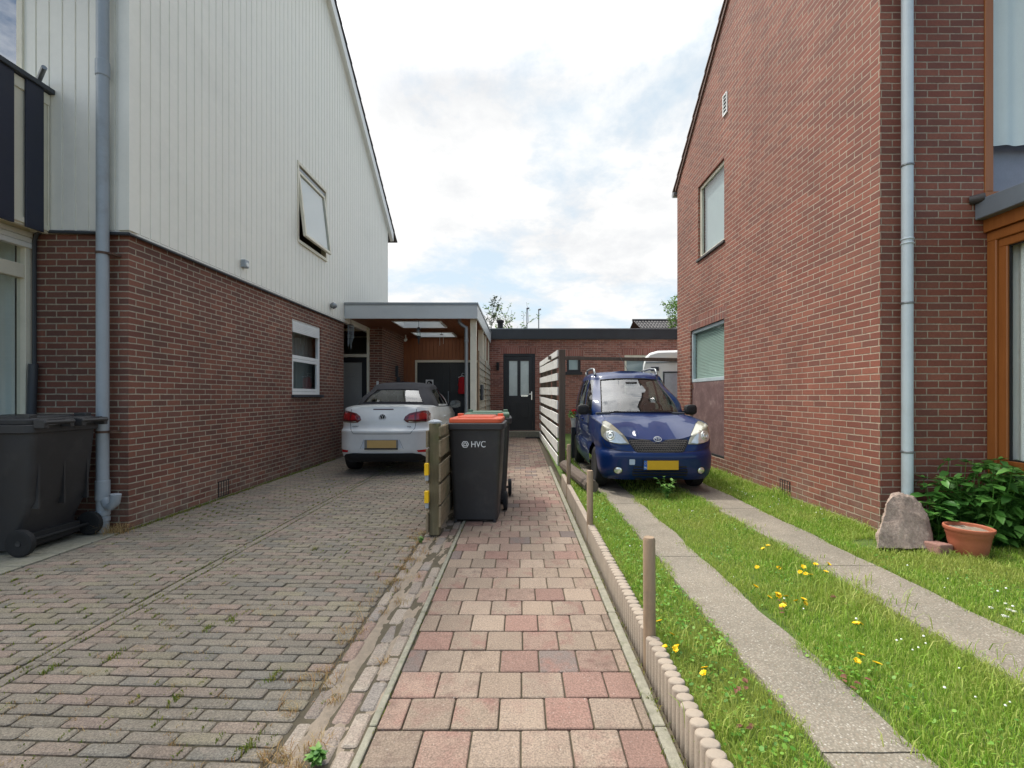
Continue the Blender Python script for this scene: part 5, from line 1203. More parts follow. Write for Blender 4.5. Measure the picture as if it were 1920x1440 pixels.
# ---- blue compact van, front towards the path
def blue_car():
    t = local(thing('car', 'dark blue compact minivan with roof rails parked on the concrete wheel strips', 'car', (1.765, 5.80, LZ)))
    t.rotation_euler.z = R(-.4); t.scale = (.945, 1, 1)
    hw = .80
    yv = [.05, .056, .095, .215, .43, .76, 1.06, 1.55, 2.05, 2.6, 3.0, 3.35, 3.53, 3.58]
    xv = [0, .34, .60, .745, .782, .797, .797, .795, .795, .79, .775, .72, .45, 0]
    def row(z, dx=0.0, fy=0.0, ry=0.0, sx=1.0):
        o = []
        for i, (x, y) in enumerate(zip(xv, yv)):
            zz = z[i] if isinstance(z, list) else z; f_ = max(0, 1-i/5); r_ = max(0, 1-(13-i)/4)
            o.append((max(0, (x-(dx if x > .3 else 0))*sx), y+fy*f_-ry*r_, zz))
        return o
    belt = [.69, .70, .785, .87, .905, .935, .96, .965, .97, .98, .98, .98, .98, .98]
    midz = [.60, .605, .63, .66, .68, .70, .71, .72, .72, .72, .72, .72, .72, .72]
    rows = [row(.19, .06, .06, .05), row(.25, .02, .0, .0), row(.40, -.005, -.04, -.02), row(.535, .0, -.03, -.02), row(.56, .008, .0, .0), row(midz, .0, .02, .0), row(belt, .02, .10, .04)]
    ku, kv = 8, 5; P = patch(rows, ku, kv); yw1, yw2, rw = .70, 2.98, .275
    P, keep = arches(P, [(yw1, rw+.01, .325), (yw2, rw+.01, .325)], .028, .6)
    sh = Shell(); sh.add('body', P, keep)
    # shoulder strip and bonnet
    edge = P[-1]; n_e = 6*ku+1; hood_edge = edge[:n_e]
    gb = [(0, .90, .992), (.32, .93, .99), (.60, 1.04, .98), (.735, 1.22, .965), (.765, 1.75, .965), (.765, 1.86, .967), (.765, 2.45, .975), (.765, 2.55, .98), (.75, 3.05, .98), (.72, 3.32, .98), (.55, 3.49, .98), (0, 3.54, .98)]
    g1 = [(x*(.995), y+(.02 if i < 3 else 0), z+.03) for i, (x, y, z) in enumerate(gb)]
    g2 = [(0, 1.70, 1.535), (.28, 1.72, 1.53), (.485, 1.80, 1.515), (.575, 1.93, 1.52), (.635, 1.98, 1.525), (.64, 2.06, 1.525), (.645, 2.50, 1.53), (.645, 2.60, 1.53), (.635, 3.0, 1.52), (.60, 3.22, 1.51), (.45, 3.36, 1.50), (0, 3.40, 1.50)]
    g3 = [(0, 1.78, 1.60), (.27, 1.80, 1.595), (.475, 1.87, 1.58), (.555, 1.98, 1.585), (.605, 2.03, 1.595), (.61, 2.1, 1.595), (.615, 2.50, 1.602), (.615, 2.6, 1.602), (.605, 2.98, 1.595), (.565, 3.17, 1.585), (.42, 3.29, 1.575), (0, 3.33, 1.575)]
    g4 = [(0, 1.92, 1.65), (.26, 1.93, 1.648), (.44, 1.98, 1.635), (.50, 2.05, 1.635), (.53, 2.1, 1.64), (.535, 2.16, 1.645), (.54, 2.5, 1.655), (.54, 2.6, 1.655), (.53, 2.95, 1.64), (.49, 3.1, 1.63), (.35, 3.2, 1.625), (0, 3.22, 1.63)]
    G = patch([gb, g1, g2, g3, g4], ku, kv)
    tb = {(1, 0): 'windscreen', (1, 1): 'windscreen', (1, 3): 'side_window', (1, 5): 'side_window', (1, 7): 'side_window', (1, 10): 'rear_window'}
    sh.cells(G, ku, kv, tb, 'body')
    top = G[-1]; n = 8; C = np.array([[top[u]*(1-k/n)+np.array([0, top[u][1], top[u][2]+.02])*(k/n)+np.array([0, 0, .014*math.sin(math.pi*k/n)]) for u in range(top.shape[0])] for k in range(n+1)]); sh.add('body', C)
    base = G[0][:2*ku+1]; n = 14; m = 25; H_ = []
    for k in range(n+1):
        r = []
        for s in range(m):
            q = s/(m-1); fe = q*(len(hood_edge)-1); i0 = min(int(fe), len(hood_edge)-2); a = hood_edge[i0]*(1-(fe-i0))+hood_edge[i0+1]*(fe-i0)
            fb = q*(len(base)-1); j0 = min(int(fb), len(base)-2); b = base[j0]*(1-(fb-j0))+base[j0+1]*(fb-j0)
            tt = k/n; r.append(a*(1-tt)+b*tt+np.array([0, 0, (.055*(1-q)+.012)*math.sin(math.pi*tt)]))
        H_.append(r)
    sh.add('bonnet', np.array(H_))
    S = np.array([edge, edge*np.array([.955, 1, 1])+np.array([0, 0, .008])]); sh.add('body', S)
    for nm, g in sh.parts.items():
        nm = nm.split('#')[0]; mt = M['carglass'] if nm in ('windscreen', 'side_window', 'rear_window') else M['blue']
        put(nm, wmesh(g), mt, t, smooth=50 if nm != 'body' else 60)
    bv = bvh_of([sh.parts['body'], sh.parts['bonnet']])
    g = MB()
    for sx in (1, -1): g.tube([Vector((p[0]*sx*.99, p[1], p[2]+.004)) for p in edge[3*ku:6*ku+1]], .0045, 6)
    g.put('bonnet_gap', M['dark'], t)
    # dark seals round the windscreen
    ws = G[kv:2*kv+1, :2*ku+1]; g = MB()
    for sx in (1, -1):
        q = [Vector((p[0]*sx, p[1]-.004, p[2]+.003)) for p in list(ws[0])+list(ws[1:, -1])+list(ws[-1][::-1])]; g.tube(q, .009, 6, False)
    g.put('windscreen_seal', M['dark'], t, smooth=60)
    # front details
    S0 = -1.0
    gr = [(0, .645), (.05, .655), (.12, .685), (.20, .693), (.405, .70), (.385, .64), (.33, .56), (.30, .545), (0, .543)]; gr = gr+[(-x, z) for x, z in gr[-2:0:-1]]
    gri = put('grille', conform(bv, gr, 1, .004, S0, 4), M['dark'], t); g = MB()
    for j in range(6):
        for i in range(25):
            x = -.392+i*.0325+(.01625 if j % 2 else 0); z = .556+j*.0245
            up = .69-.045*max(0, 1-abs(x)/.12); lo = .55+max(0, abs(x)-.31)*1.5
            if abs(x) > .385 or z > up or z < lo: continue
            h = bv.ray_cast(Vector((x, S0, z)), Vector((0, 1, 0)))
            if h[0]: c = h[0]; g.ring((x, c.y-.006, z), .016, .0024, (0, 1, 0), 6, 4, .0135)
    g.put('mesh', plain('bronze grey lattice', lin(108, 102, 97), .5, 0, .1), gri)
    hl = [(.395, .645), (.42, .70), (.465, .765), (.53, .83), (.60, .895), (.655, .925), (.70, .915), (.735, .87), (.748, .80), (.742, .735), (.70, .69), (.62, .66), (.52, .643)]
    for pl in (hl, mirror(hl)):
        h = put('headlight', conform(bv, pl, 1, .006, S0, 4, .012), M['lens'], t, smooth=80); cx = sum(p[0] for p in pl)/len(pl); sx = 1 if cx > 0 else -1
        g = MB()
        inn = [(sx*q[0], q[1]) for q in ((.43, .663), (.49, .735), (.55, .79), (.62, .815), (.69, .80), (.725, .76), (.722, .71), (.685, .68), (.60, .662), (.51, .655))]
        put('inner_lens', conform(bv, inn, 1, .0195, S0, 3, .004), M['lensin'], h, smooth=80)
        for hx, hz, hr in ((.63, .742, .055),):
            hit = bv.ray_cast(Vector((sx*hx, S0, hz)), Vector((0, 1, 0)))
            if hit[0]: c = hit[0]; nn = Vector((sx*.5, -1, .3)).normalized(); c = c+nn*.022; g.ring(c, hr, hr*.16, nn, 22, 6); g.ring(c, hr*.5, hr*.3, nn, 16, 6)
        g.put('reflector', M['lensin'], h, smooth=80)
        put('seam', ribbon(bv, pl+pl[:1], .009, 1, .003, S0), M['dark'], h)
    put('bonnet_seam', ribbon(bv, [(-.39, .707), (-.2, .70), (-.12, .692), (-.05, .662), (0, .652), (.05, .662), (.12, .692), (.2, .70), (.39, .707)], .007, 1, .004, S0), M['dark'], t)
    low = [(-.36, .245), (.36, .245), (.37, .30), (.35, .375), (-.35, .375), (-.37, .30)]
    li = put('lower_grille', conform(bv, low, 1, .003, S0, 3), M['dark'], t); g = MB()
    for z in (.275, .31, .345):
        P_ = []
        for k in range(25):
            x = -.355+.71*k/24; h = bv.ray_cast(Vector((x, S0, z)), Vector((0, 1, 0)))
            if h[0]: P_.append([(x, h[0].y-.004, z-.006), (x, h[0].y-.014, z), (x, h[0].y-.004, z+.006)])
        g.grid(P_)
    put('slat', g.mesh(), M['blue'], li)
    for sx in (1, -1):
        fp_ = [(sx*(.555+.062*math.cos(a)), .315+.052*math.sin(a)) for a in [2*math.pi*k/14 for k in range(14)]]
        f = put('fog_lamp', conform(bv, fp_, 1, .004, S0, 2), M['dark'], t); put('lens', conform(bv, [(sx*.555+(x-sx*.555)*.8, .315+(z-.315)*.8) for x, z in fp_], 1, .01, S0, 2, .01), M['lensin'], f, smooth=80)
    tw = [(-.375+x, .425+z) for x, z in ((-.032, -.034), (.032, -.034), (.037, -.02), (.037, .03), (.03, .036), (-.03, .036), (-.037, .03), (-.037, -.02))]
    put('tow_cover', conform(bv, tw, 1, .004, S0, 1), plain('pale primer cover', lin(178, 190, 212), .5), t)
    yp = bv.ray_cast(Vector((0, S0, .39)), Vector((0, 1, 0)))[0].y-.022
    g = MB(); g.box(-.235, yp, .325, .235, yp+.03, .455); pf = g.put('plate_holder', M['dark'], t, bevel=.003)
    g = MB(); g.box(-.185, yp-.006, .335, .228, yp-.001, .447); g.put('number_plate', M['plate'], t)
    g = MB(); g.box(-.228, yp-.006, .335, -.186, yp-.001, .447); pb = g.put('country_band', M['eublue'], t)
    me = text_mesh('NL', .03, .0006); me.transform(Matrix.Translation((-.207, yp-.0075, .36)) @ Matrix.Rotation(R(90), 4, 'X')); put('letters', me, M['signwhite'], pb)
    g = MB(); 
    for k in range(10): a = k*.628; g.box(-.207+.012*math.cos(a)-.002, yp-.0075, .415+.012*math.sin(a)-.002, -.207+.012*math.cos(a)+.002, yp-.0065, .415+.012*math.sin(a)+.002)
    g.put('stars', M['yellow'], pb)
    h = bv.ray_cast(Vector((0, S0, .695)), Vector((0, 1, 0)))[0]; nn = Vector((0, -1, .55)); c = h+Vector((0, -.012, .008)); g = MB()
    g.ring(c, .05, .0055, nn, 28, 6, .036); g.ring(c, .018, .0045, nn, 20, 6, .033); g.ring(c+Vector((0, -.002, .013)), .033, .0045, nn, 20, 6, .014); g.put('emblem', M['silver'], t, smooth=60)
    chin = [(-.62, .19), (.62, .19), (.60, .222), (-.60, .222)]; put('chin', conform(bv, chin, 1, .003, S0, 2), M['dark'], t)
    put('bumper_seam', ribbon(bv, [(-.745, .70), (-.70, .60), (-.55, .565), (-.36, .548)], .006, 1, .002, S0), M['dark'], t); put('bumper_seam', ribbon(bv, [(.745, .70), (.70, .60), (.55, .565), (.36, .548)], .006, 1, .002, S0), M['dark'], t)
    # side: door lines, handles, indicator, mirrors
    side = BVHTree.FromPolygons([Vector(v) for v in sh.parts['body'].v], sh.parts['body'].f)
    for sx in (1, -1):
        g = MB()
        for pts in ([(1.28, .95), (1.22, .6), (1.25, .25)], [(2.0, .99), (2.02, .6), (2.0, .25)], [(2.85, .99), (2.78, .7), (2.62, .45)]):
            P_ = []
            for (ya, za), (yb, zb_) in zip(pts[:-1], pts[1:]):
                for k in range(9):
                    y, z = ya+(yb-ya)*k/8, za+(zb_-za)*k/8; r = []
                    for o in (-.004, .004):
                        hh = side.ray_cast(Vector((sx*3, y+o, z)), Vector((-sx, 0, 0)))
                        if hh[0]: r.append((hh[0].x+sx*.003, y+o, z))
                    if len(r) == 2: P_.append(r)
            if len(P_) > 1: g.grid(P_)
        put('door_seam', g.mesh(), M['dark'], t)
        g = MB()
        for y in (1.85, 2.70): g.box(sx*.795-.012, y-.08, .87, sx*.795+.014, y+.08, .905)
        g.put('door_handle', M['blue'], t, bevel=.008)
        g = MB(); g.box(sx*.785-.01, .98, .70, sx*.798+.004, 1.03, .725); g.put('side_indicator', M['lens'], t)
        g = MB(); rings = []
        for s_, yy in ((.5, 1.16), (.9, 1.175), (1, 1.21), (1, 1.26), (.96, 1.29)):
            rings.append([(sx*(.862+.09*s_*math.copysign(abs(math.cos(a))**.6, math.cos(a))), yy, 1.05+.078*s_*math.copysign(abs(math.sin(a))**.6, math.sin(a))) for a in [2*math.pi*k/20 for k in range(21)]])
        g.grid(rings); g.add(rings[0][:-1], [tuple(range(20))]); g.bar((sx*.72, 1.24, 1.0), (sx*.80, 1.23, 1.02), .05, .05); m_ = g.put('wing_mirror', M['dark'], t, smooth=50)
        g = MB(); g.add(rings[-1][:-1], [tuple(range(20))]); g.put('mirror_glass', M['chrome'], m_)
        # roof rails
        g = MB(); pts = [(sx*.55, 1.98, 1.61), (sx*.55, 2.05, 1.69), (sx*.55, 2.25, 1.72), (sx*.555, 2.7, 1.725), (sx*.54, 3.0, 1.70), (sx*.52, 3.12, 1.62)]; g.tube([tuple(q) for q in spline(pts, 5, False, False)], .019, 8)
        for y in (2.06, 3.05): g.bar((sx*.55, y-.06, 1.63), (sx*.55, y+.02, 1.685), .03, .05)
        g.put('roof_rail', M['zinc'], t, smooth=50)
    g = MB(); g.tube([(.06, 2.0, 1.655), (.06, 2.03, 1.665)], .012, 8); g.tube([(.06, 2.02, 1.66), (-.16, 1.86, 1.96)], .0035, 6); g.put('aerial', M['zinc'], t)
    # wipers, interior
    g = MB()
    for a, b in (((.05, .935, 1.03), (.52, 1.06, 1.04)), ((-.42, .98, 1.03), (.02, .955, 1.04))): g.tube([a, b], .008, 6)
    g.put('wiper', M['dark'], t)
    g = MB(); g.box(-.72, .35, .35, .72, 3.4, .60); g.box(-.56, .1, .22, .56, 3.45, .36); g.put('underbody', M['dark'], t)
    g = MB(); g.prism([(.98, .6), (.98, 1.02), (1.3, 1.0), (1.42, .9), (1.42, .6)], 'x', -.68, .68); g.put('dashboard', M['darkgrey'], t, bevel=.01)
    g = MB(); g.ring((.33, 1.52, 1.04), .17, .014, (0, -.85, .5), 24, 6); g.tube([(.33, 1.42, .95), (.33, 1.52, 1.04)], .03, 8); g.put('steering_wheel', M['dark'], t, smooth=60)
    for sx in (1, -1):
        for y in (1.95, 2.75):
            g = MB(); g.box(sx*.34-.22, y-.45, .6, sx*.34+.22, y, .78); g.prism([(y-.03, .72), (y+.12, .72), (y+.24, 1.22), (y+.14, 1.24)], 'x', sx*.34-.21, sx*.34+.21); g.box(sx*.34-.11, y+.15, 1.26, sx*.34+.11, y+.25, 1.42); g.put('seat', M['seat'], t, bevel=.03, seg=2)
    g = MB(); g.box(-.1, 1.58, 1.42, .1, 1.62, 1.48); g.put('rear_view_mirror', M['dark'], t, bevel=.01)
    for y in (yw1, yw2):
        for sx in (1, -1): wheel(t, .775, y, rw, .17, sx)
blue_car()

# ---- white convertible, tail towards the camera (local y runs forward)
def white_car():
    t = local(thing('car', 'white convertible with closed dark soft top parked under the carport, seen from behind', 'car', (-2.345, 7.86, 0)))
    t.rotation_euler.z = R(.5)
    yv = [0, .015, .07, .20, .42, .72, 1.05, 1.5, 2.1, 2.7, 3.1, 3.5, 3.75, 3.88, 3.9]
    xv = [0, .35, .60, .745, .80, .815, .815, .815, .815, .815, .81, .78, .68, .42, 0]
    n_ = len(yv)
    def row(z, dx=0.0, fy=0.0, sx=1.0):
        o = []
        for i, (x, y) in enumerate(zip(xv, yv)):
            zz = z[i] if isinstance(z, list) else z; f_ = max(0, 1-i/5); r_ = max(0, 1-(n_-1-i)/4)
            o.append((max(0, (x-(dx if x > .3 else 0))*sx), y+fy*f_-.05*r_*(fy != 0), zz))
        return o
    belt = [1.165, 1.165, 1.16, 1.15, 1.15, 1.155, 1.15, 1.14, 1.13, 1.12, 1.08, .98, .88, .80, .78]
    rows = [row(.24, .08, .07), row(.30, .03, .02), row(.42, .0, -.025), row(.56, -.003, -.03), row(.70, .0, -.05), row(.765, .0, -.062), row(.795, .014, .0), row([min(.95, b-.06) for b in belt], .01, .03), row(belt, .05, .12)]
    ku, kv = 8, 4; P = patch(rows, ku, kv); rw = .315; yw1, yw2 = .74, 3.12
    P, keep = arches(P, [(yw1, rw+.02, .37), (yw2, rw+.02, .37)], .03, .62)
    sh = Shell(); sh.add('body', P, keep); edge = P[-1]
    gb = [(0, .66, 1.205), (.32, .66, 1.203), (.56, .70, 1.195), (.69, .85, 1.175), (.735, 1.25, 1.16), (.745, 1.33, 1.16), (.745, 1.95, 1.15), (.745, 2.02, 1.15), (.74, 2.45, 1.145), (.70, 2.75, 1.15), (.45, 3.0, 1.16), (0, 3.06, 1.16)]
    g1 = [(x*.985, y+.03*(i < 3), z+.035) for i, (x, y, z) in enumerate(gb)]
    g2 = [(0, 1.05, 1.48), (.25, 1.05, 1.477), (.41, 1.08, 1.47), (.55, 1.2, 1.465), (.575, 1.42, 1.47), (.58, 1.48, 1.475), (.60, 1.80, 1.505), (.60, 1.85, 1.505), (.585, 2.08, 1.495), (.55, 2.20, 1.48), (.35, 2.27, 1.50), (0, 2.30, 1.51)]
    g3 = [(0, 1.25, 1.585), (.26, 1.25, 1.582), (.42, 1.28, 1.572), (.53, 1.38, 1.56), (.56, 1.5, 1.565), (.565, 1.56, 1.57), (.57, 1.80, 1.58), (.57, 1.85, 1.58), (.56, 2.0, 1.565), (.51, 2.1, 1.55), (.32, 2.16, 1.555), (0, 2.19, 1.56)]
    g4 = [(0, 1.48, 1.63), (.24, 1.48, 1.628), (.38, 1.5, 1.62), (.46, 1.54, 1.61), (.48, 1.6, 1.61), (.485, 1.64, 1.61), (.49, 1.78, 1.612), (.49, 1.82, 1.612), (.48, 1.93, 1.60), (.44, 1.99, 1.59), (.26, 2.03, 1.59), (0, 2.05, 1.592)]
    G = patch([gb, g1, g2, g3, g4], ku, kv)
    tb = {(1, 0): 'rear_window', (1, 1): 'rear_window', (1, 5): 'side_window', (1, 7): 'side_window', (1, 9): 'windscreen', (1, 10): 'windscreen', (0, 9): 'paint', (0, 10): 'paint', (0, 8): 'paint', (0, 7): 'paint', (0, 6): 'paint', (0, 5): 'paint', (1, 8): 'paint', (2, 9): 'paint', (2, 10): 'paint'}
    sh.cells(G, ku, kv, tb, 'soft_top')
    top = G[-1]; n = 8; C = np.array([[top[u]*(1-k/n)+np.array([0, top[u][1], top[u][2]+.02])*(k/n) for u in range(top.shape[0])] for k in range(n+1)]); sh.add('soft_top', C)
    def deck(ed, base, name, bulge):
        n, m = 12, 25; H_ = []
        for k in range(n+1):
            r = []
            for s in range(m):
                q = s/(m-1); fe = q*(len(ed)-1); i0 = min(int(fe), len(ed)-2); a = ed[i0]*(1-(fe-i0))+ed[i0+1]*(fe-i0)
                fb = q*(len(base)-1); j0 = min(int(fb), len(base)-2); b = base[j0]*(1-(fb-j0))+base[j0+1]*(fb-j0); tt = k/n
                r.append(a*(1-tt)+b*tt+np.array([0, 0, bulge*math.sin(math.pi*tt)]))
            H_.append(r)
        sh.add(name, np.array(H_))
    deck(edge[:6*ku+1], G[0][:3*ku+1], 'boot_lid', .012); deck(edge[9*ku:][::-1], G[0][9*ku:][::-1], 'bonnet', .03)
    S = np.array([edge, edge*np.array([.9, 1, 1])+np.array([0, 0, .006])]); sh.add('body', S)
    for nm, g in sh.parts.items():
        nm = nm.split('#')[0]; mt = {'rear_window': M['rearglass'], 'side_window': M['carglass'], 'windscreen': M['carglass'], 'soft_top': M['softtop']}.get(nm, M['wpaint'])
        if nm == 'paint': nm = 'window_frame'
        put(nm, wmesh(g), mt, t, smooth=60)
    bv = bvh_of([sh.parts['body'], sh.parts['boot_lid']]); S0 = -1.0
    # rear window right pane edge seal
    g = MB(); ws = G[kv:2*kv+1, :2*ku+1]
    for sx in (1, -1): g.tube([Vector((p[0]*sx, p[1]-.003, p[2]+.003)) for p in list(ws[0])+list(ws[1:, -1])+list(ws[-1][::-1])], .009, 6, False)
    g.put('window_seal', M['softtop'], t, smooth=60)
    g = MB(); 
    for sx in (1, -1): g.tube([Vector((p[0]*sx, p[1]-.006, p[2]+.004)) for p in G[0][:4*ku]], .02, 6, False)
    g.put('top_hem', M['softtop'], t, smooth=60)
    lt = [(.36, .95), (.385, 1.01), (.45, 1.058), (.56, 1.085), (.68, 1.105), (.735, 1.10), (.762, 1.05), (.772, .965), (.768, .925), (.70, .905), (.54, .893), (.42, .902)]
    for pl in (lt, mirror(lt)):
        sx = 1 if pl[0][0] > 0 else -1
        l = put('tail_light', conform(bv, pl, 1, .010, S0, 5, .010), M['darkred'], t, smooth=80)
        a = [(sx*.43, .95), (sx*.46, 1.02), (sx*.535, 1.04), (sx*.545, .945)]; b = [(sx*.57, .945), (sx*.57, 1.05), (sx*.68, 1.075), (sx*.73, 1.04), (sx*.73, .96)]
        for q in (a, b): put('lens', conform(bv, q, 1, .023, S0, 4, .004), M['redlamp'], l, smooth=80)
        put('lens', conform(bv, [(sx*.44, .913), (sx*.54, .898), (sx*.70, .903), (sx*.70, .918), (sx*.54, .914), (sx*.45, .926)], 1, .016, S0, 2), M['lens'], l); put('seam', ribbon(bv, [(sx*.555, .898), (sx*.557, 1.085)], .006, 1, .02, S0), M['dark'], l)
    put('brake_light', conform(bv, [(-.175, 1.118), (.175, 1.118), (.17, 1.136), (-.17, 1.136)], 1, .004, S0, 2), plain('dark smoked lamp', lin(70, 34, 38), .2), t)
    seam = [(-.56, 1.13), (-.56, .90), (-.545, .80), (-.48, .715), (.48, .715), (.545, .80), (.56, .90), (.56, 1.13)]
    put('boot_seam', ribbon(bv, seam, .008, 1, .002, S0), M['darkgrey'], t)
    hit = bv.ray_cast(Vector((0, S0, .99)), Vector((0, 1, 0)))[0]; y = hit.y-.008; c = (0, y, .99)
    g = MB(); g.lathe([(.056, y+.006), (.052, y), (0, y-.001)], (0, 0, .99), 'y', 28); em = g.put('emblem', M['dark'], t); g = MB()
    g.ring(c, .056, .008, (0, 1, 0), 32, 6)
    def zig(pts): g.tube([(px, y-.003, .99+pz) for px, pz in pts], .0075, 6)
    zig([(-.022, .049), (0, .006), (.022, .049)]); zig([(-.047, .024), (-.022, -.046), (0, -.004), (.022, -.046), (.047, .024)])
    g.put('badge_letters', M['silver'], em, smooth=60)
    def letters(s, x, z, size, sp):
        hh = bv.ray_cast(Vector((x, S0, z)), Vector((0, 1, 0)))[0]; me = text_mesh(s, size, .003); me.transform(Matrix.Translation((x, hh.y-.006, z)) @ Matrix.Rotation(R(90), 4, 'X') @ Matrix.Diagonal((sp, 1, 1, 1))); put('lettering', me, M['darkgrey'], t)
    letters('GOLF', -.46, .835, .034, 1.25); letters('TDI', .45, .83, .034, 1.25)
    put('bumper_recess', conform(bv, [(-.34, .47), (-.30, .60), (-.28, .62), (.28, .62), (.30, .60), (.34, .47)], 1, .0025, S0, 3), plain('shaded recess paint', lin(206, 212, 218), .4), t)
    yp = bv.ray_cast(Vector((0, S0, .53)), Vector((0, 1, 0)))[0].y-.022
    g = MB(); g.box(-.28, yp, .47, .28, yp+.02, .615); g.put('plate_holder', M['platefr'], t, bevel=.003); g = MB(); g.box(-.28, yp-.006, .452, .28, yp+.02, .469); g.put('plate_strip', M['dark'], t)
    g = MB(); g.box(-.235, yp-.005, .478, .255, yp-.001, .607); g.put('number_plate', M['platetan'], t)
    for sx in (1, -1):
        put('reflector', conform(bv, [(sx*.60, .395), (sx*.745, .385), (sx*.74, .435), (sx*.585, .43)], 1, .004, S0, 2), M['reflector'], t)
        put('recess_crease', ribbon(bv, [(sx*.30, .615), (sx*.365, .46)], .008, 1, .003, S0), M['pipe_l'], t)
    df = [(-.73, .242), (.73, .242), (.70, .31), (.64, .36), (.50, .385), (-.50, .385), (-.64, .36), (-.70, .31)]
    put('diffuser', conform(bv, df, 1, .014, S0, 5), M['dark'], t)
    for sx in (1, -1):
        g = MB(); rings = []
        for s_, yy in ((.5, 2.72), (.95, 2.70), (1, 2.64), (.97, 2.58)):
            rings.append([(sx*(.905+.12*s_*math.copysign(abs(math.cos(a))**.7, math.cos(a))), yy, 1.175+.085*s_*math.copysign(abs(math.sin(a))**.7, math.sin(a))) for a in [2*math.pi*k/20 for k in range(21)]])
        g.grid(rings); g.add(rings[0][:-1], [tuple(range(20))]); g.bar((sx*.74, 2.64, 1.17), (sx*.86, 2.64, 1.2), .06, .04); m_ = g.put('wing_mirror', M['dark'], t, smooth=50)
        g = MB(); g.add([(p[0], p[1]-.002, p[2]) for p in rings[-1][:-1]], [tuple(range(20))]); g.put('mirror_glass', plain('dark mirror', (.03, .033, .036), .25, 0, .02, Coat_Weight=1.0), m_)
        g = MB(); g.box(sx*.815-.012, 1.6, .93, sx*.815+.014, 1.8, .96); g.put('door_handle', M['wpaint'], t, bevel=.008)
    g = MB(); g.box(-.72, .3, .35, .72, 3.7, .72); g.box(-.60, .12, .22, .60, 3.7, .36); g.put('underbody', M['dark'], t)
    for sx in (1, -1):
        for y in (1.35, 2.1):
            g = MB(); g.prism([(y+.0, .72), (y+.12, .72), (y+.0, 1.24), (y-.10, 1.22)], 'x', sx*.34-.2, sx*.34+.2); g.box(sx*.34-.1, y-.11, 1.25, sx*.34+.1, y-.02, 1.38); g.put('seat', M['seat'], t, bevel=.02, seg=2)
    for y in (yw1, yw2):
        for sx in (1, -1): wheel(t, .80, y, rw, .2, sx, 5)
white_car()
# ------------------------------------------------------------------ grass, weeds, flowers
def snoise(x, y, s, k=0.0):
    return np.sin(x*s*1.3+k)*np.cos(y*s*1.1+k*2)+.6*np.sin(x*s*2.9+y*s*1.7+k*3)+.4*np.cos(x*s*5.1-y*s*4.3+k)
def blades(x, y, z, h, w, lean, seed):
    r = np.random.default_rng(seed); n = len(x); a = r.uniform(0, 2*np.pi, n); l = lean*h*r.uniform(.2, 1.2, n); b = r.uniform(0, 2*np.pi, n)
    dx, dy = np.cos(a)*w/2, np.sin(a)*w/2; lx, ly = np.cos(b)*l, np.sin(b)*l
    V = np.empty((n, 5, 3)); o = np.stack([x, y, z], 1)
    V[:, 0] = o+np.stack([-dx, -dy, 0*x-.012], 1); V[:, 1] = o+np.stack([dx, dy, 0*x-.012], 1)
    V[:, 2] = o+np.stack([dx*.8+lx*.35, dy*.8+ly*.35, h*.6], 1); V[:, 3] = o+np.stack([-dx*.8+lx*.35, -dy*.8+ly*.35, h*.6], 1); V[:, 4] = o+np.stack([lx, ly, h*np.maximum(.45, 1-.35*lean*r.uniform(0, 1, n))], 1)
    i = np.arange(n)[:, None]*5
    return V.reshape(-1, 3), [i+np.array([[0, 1, 2, 3]]), i+np.array([[3, 2, 4]])]
def lawn_mask(x, y, r):
    j = .028*snoise(x, y, 7.0, 1.0)+.07*np.maximum(0, r.normal(0, .5, len(x)))
    e = .02*snoise(x, y*1.0, 3.0, 2.0)
    s1 = (x > 1.06+j*.6+e) & (x < 1.42-j+e); s2 = (x > 2.19+j+e) & (x < 2.65-j*.8+e)
    ok = (x > .715) & ~s1 & ~s2
    ok &= ~((x > RX-.015) & (y > RF-.0)); ok &= ~((x > 4.3) & (y > 2.85))
    ok &= ~((x-3.10)**2/.07+(y-3.93)**2/.028 < 1); ok &= ~((x-3.60)**2+(y-3.72)**2 < .15**2)
    ok &= ~((x > 3.45) & (y > 3.86) & (r.random(len(x)) < .85))
    dark = (x > 1.0) & (x < 2.55) & (y > 5.95) & (y < 9.4); ok &= ~(dark & (r.random(len(x)) < .8))
    ok &= (x < 1.16*y+.25)
    white = ((x-3.2)**2/.10+(y-2.62)**2/.03 < 1)                # bare pebbles at the edge
    ok &= ~white
    return ok
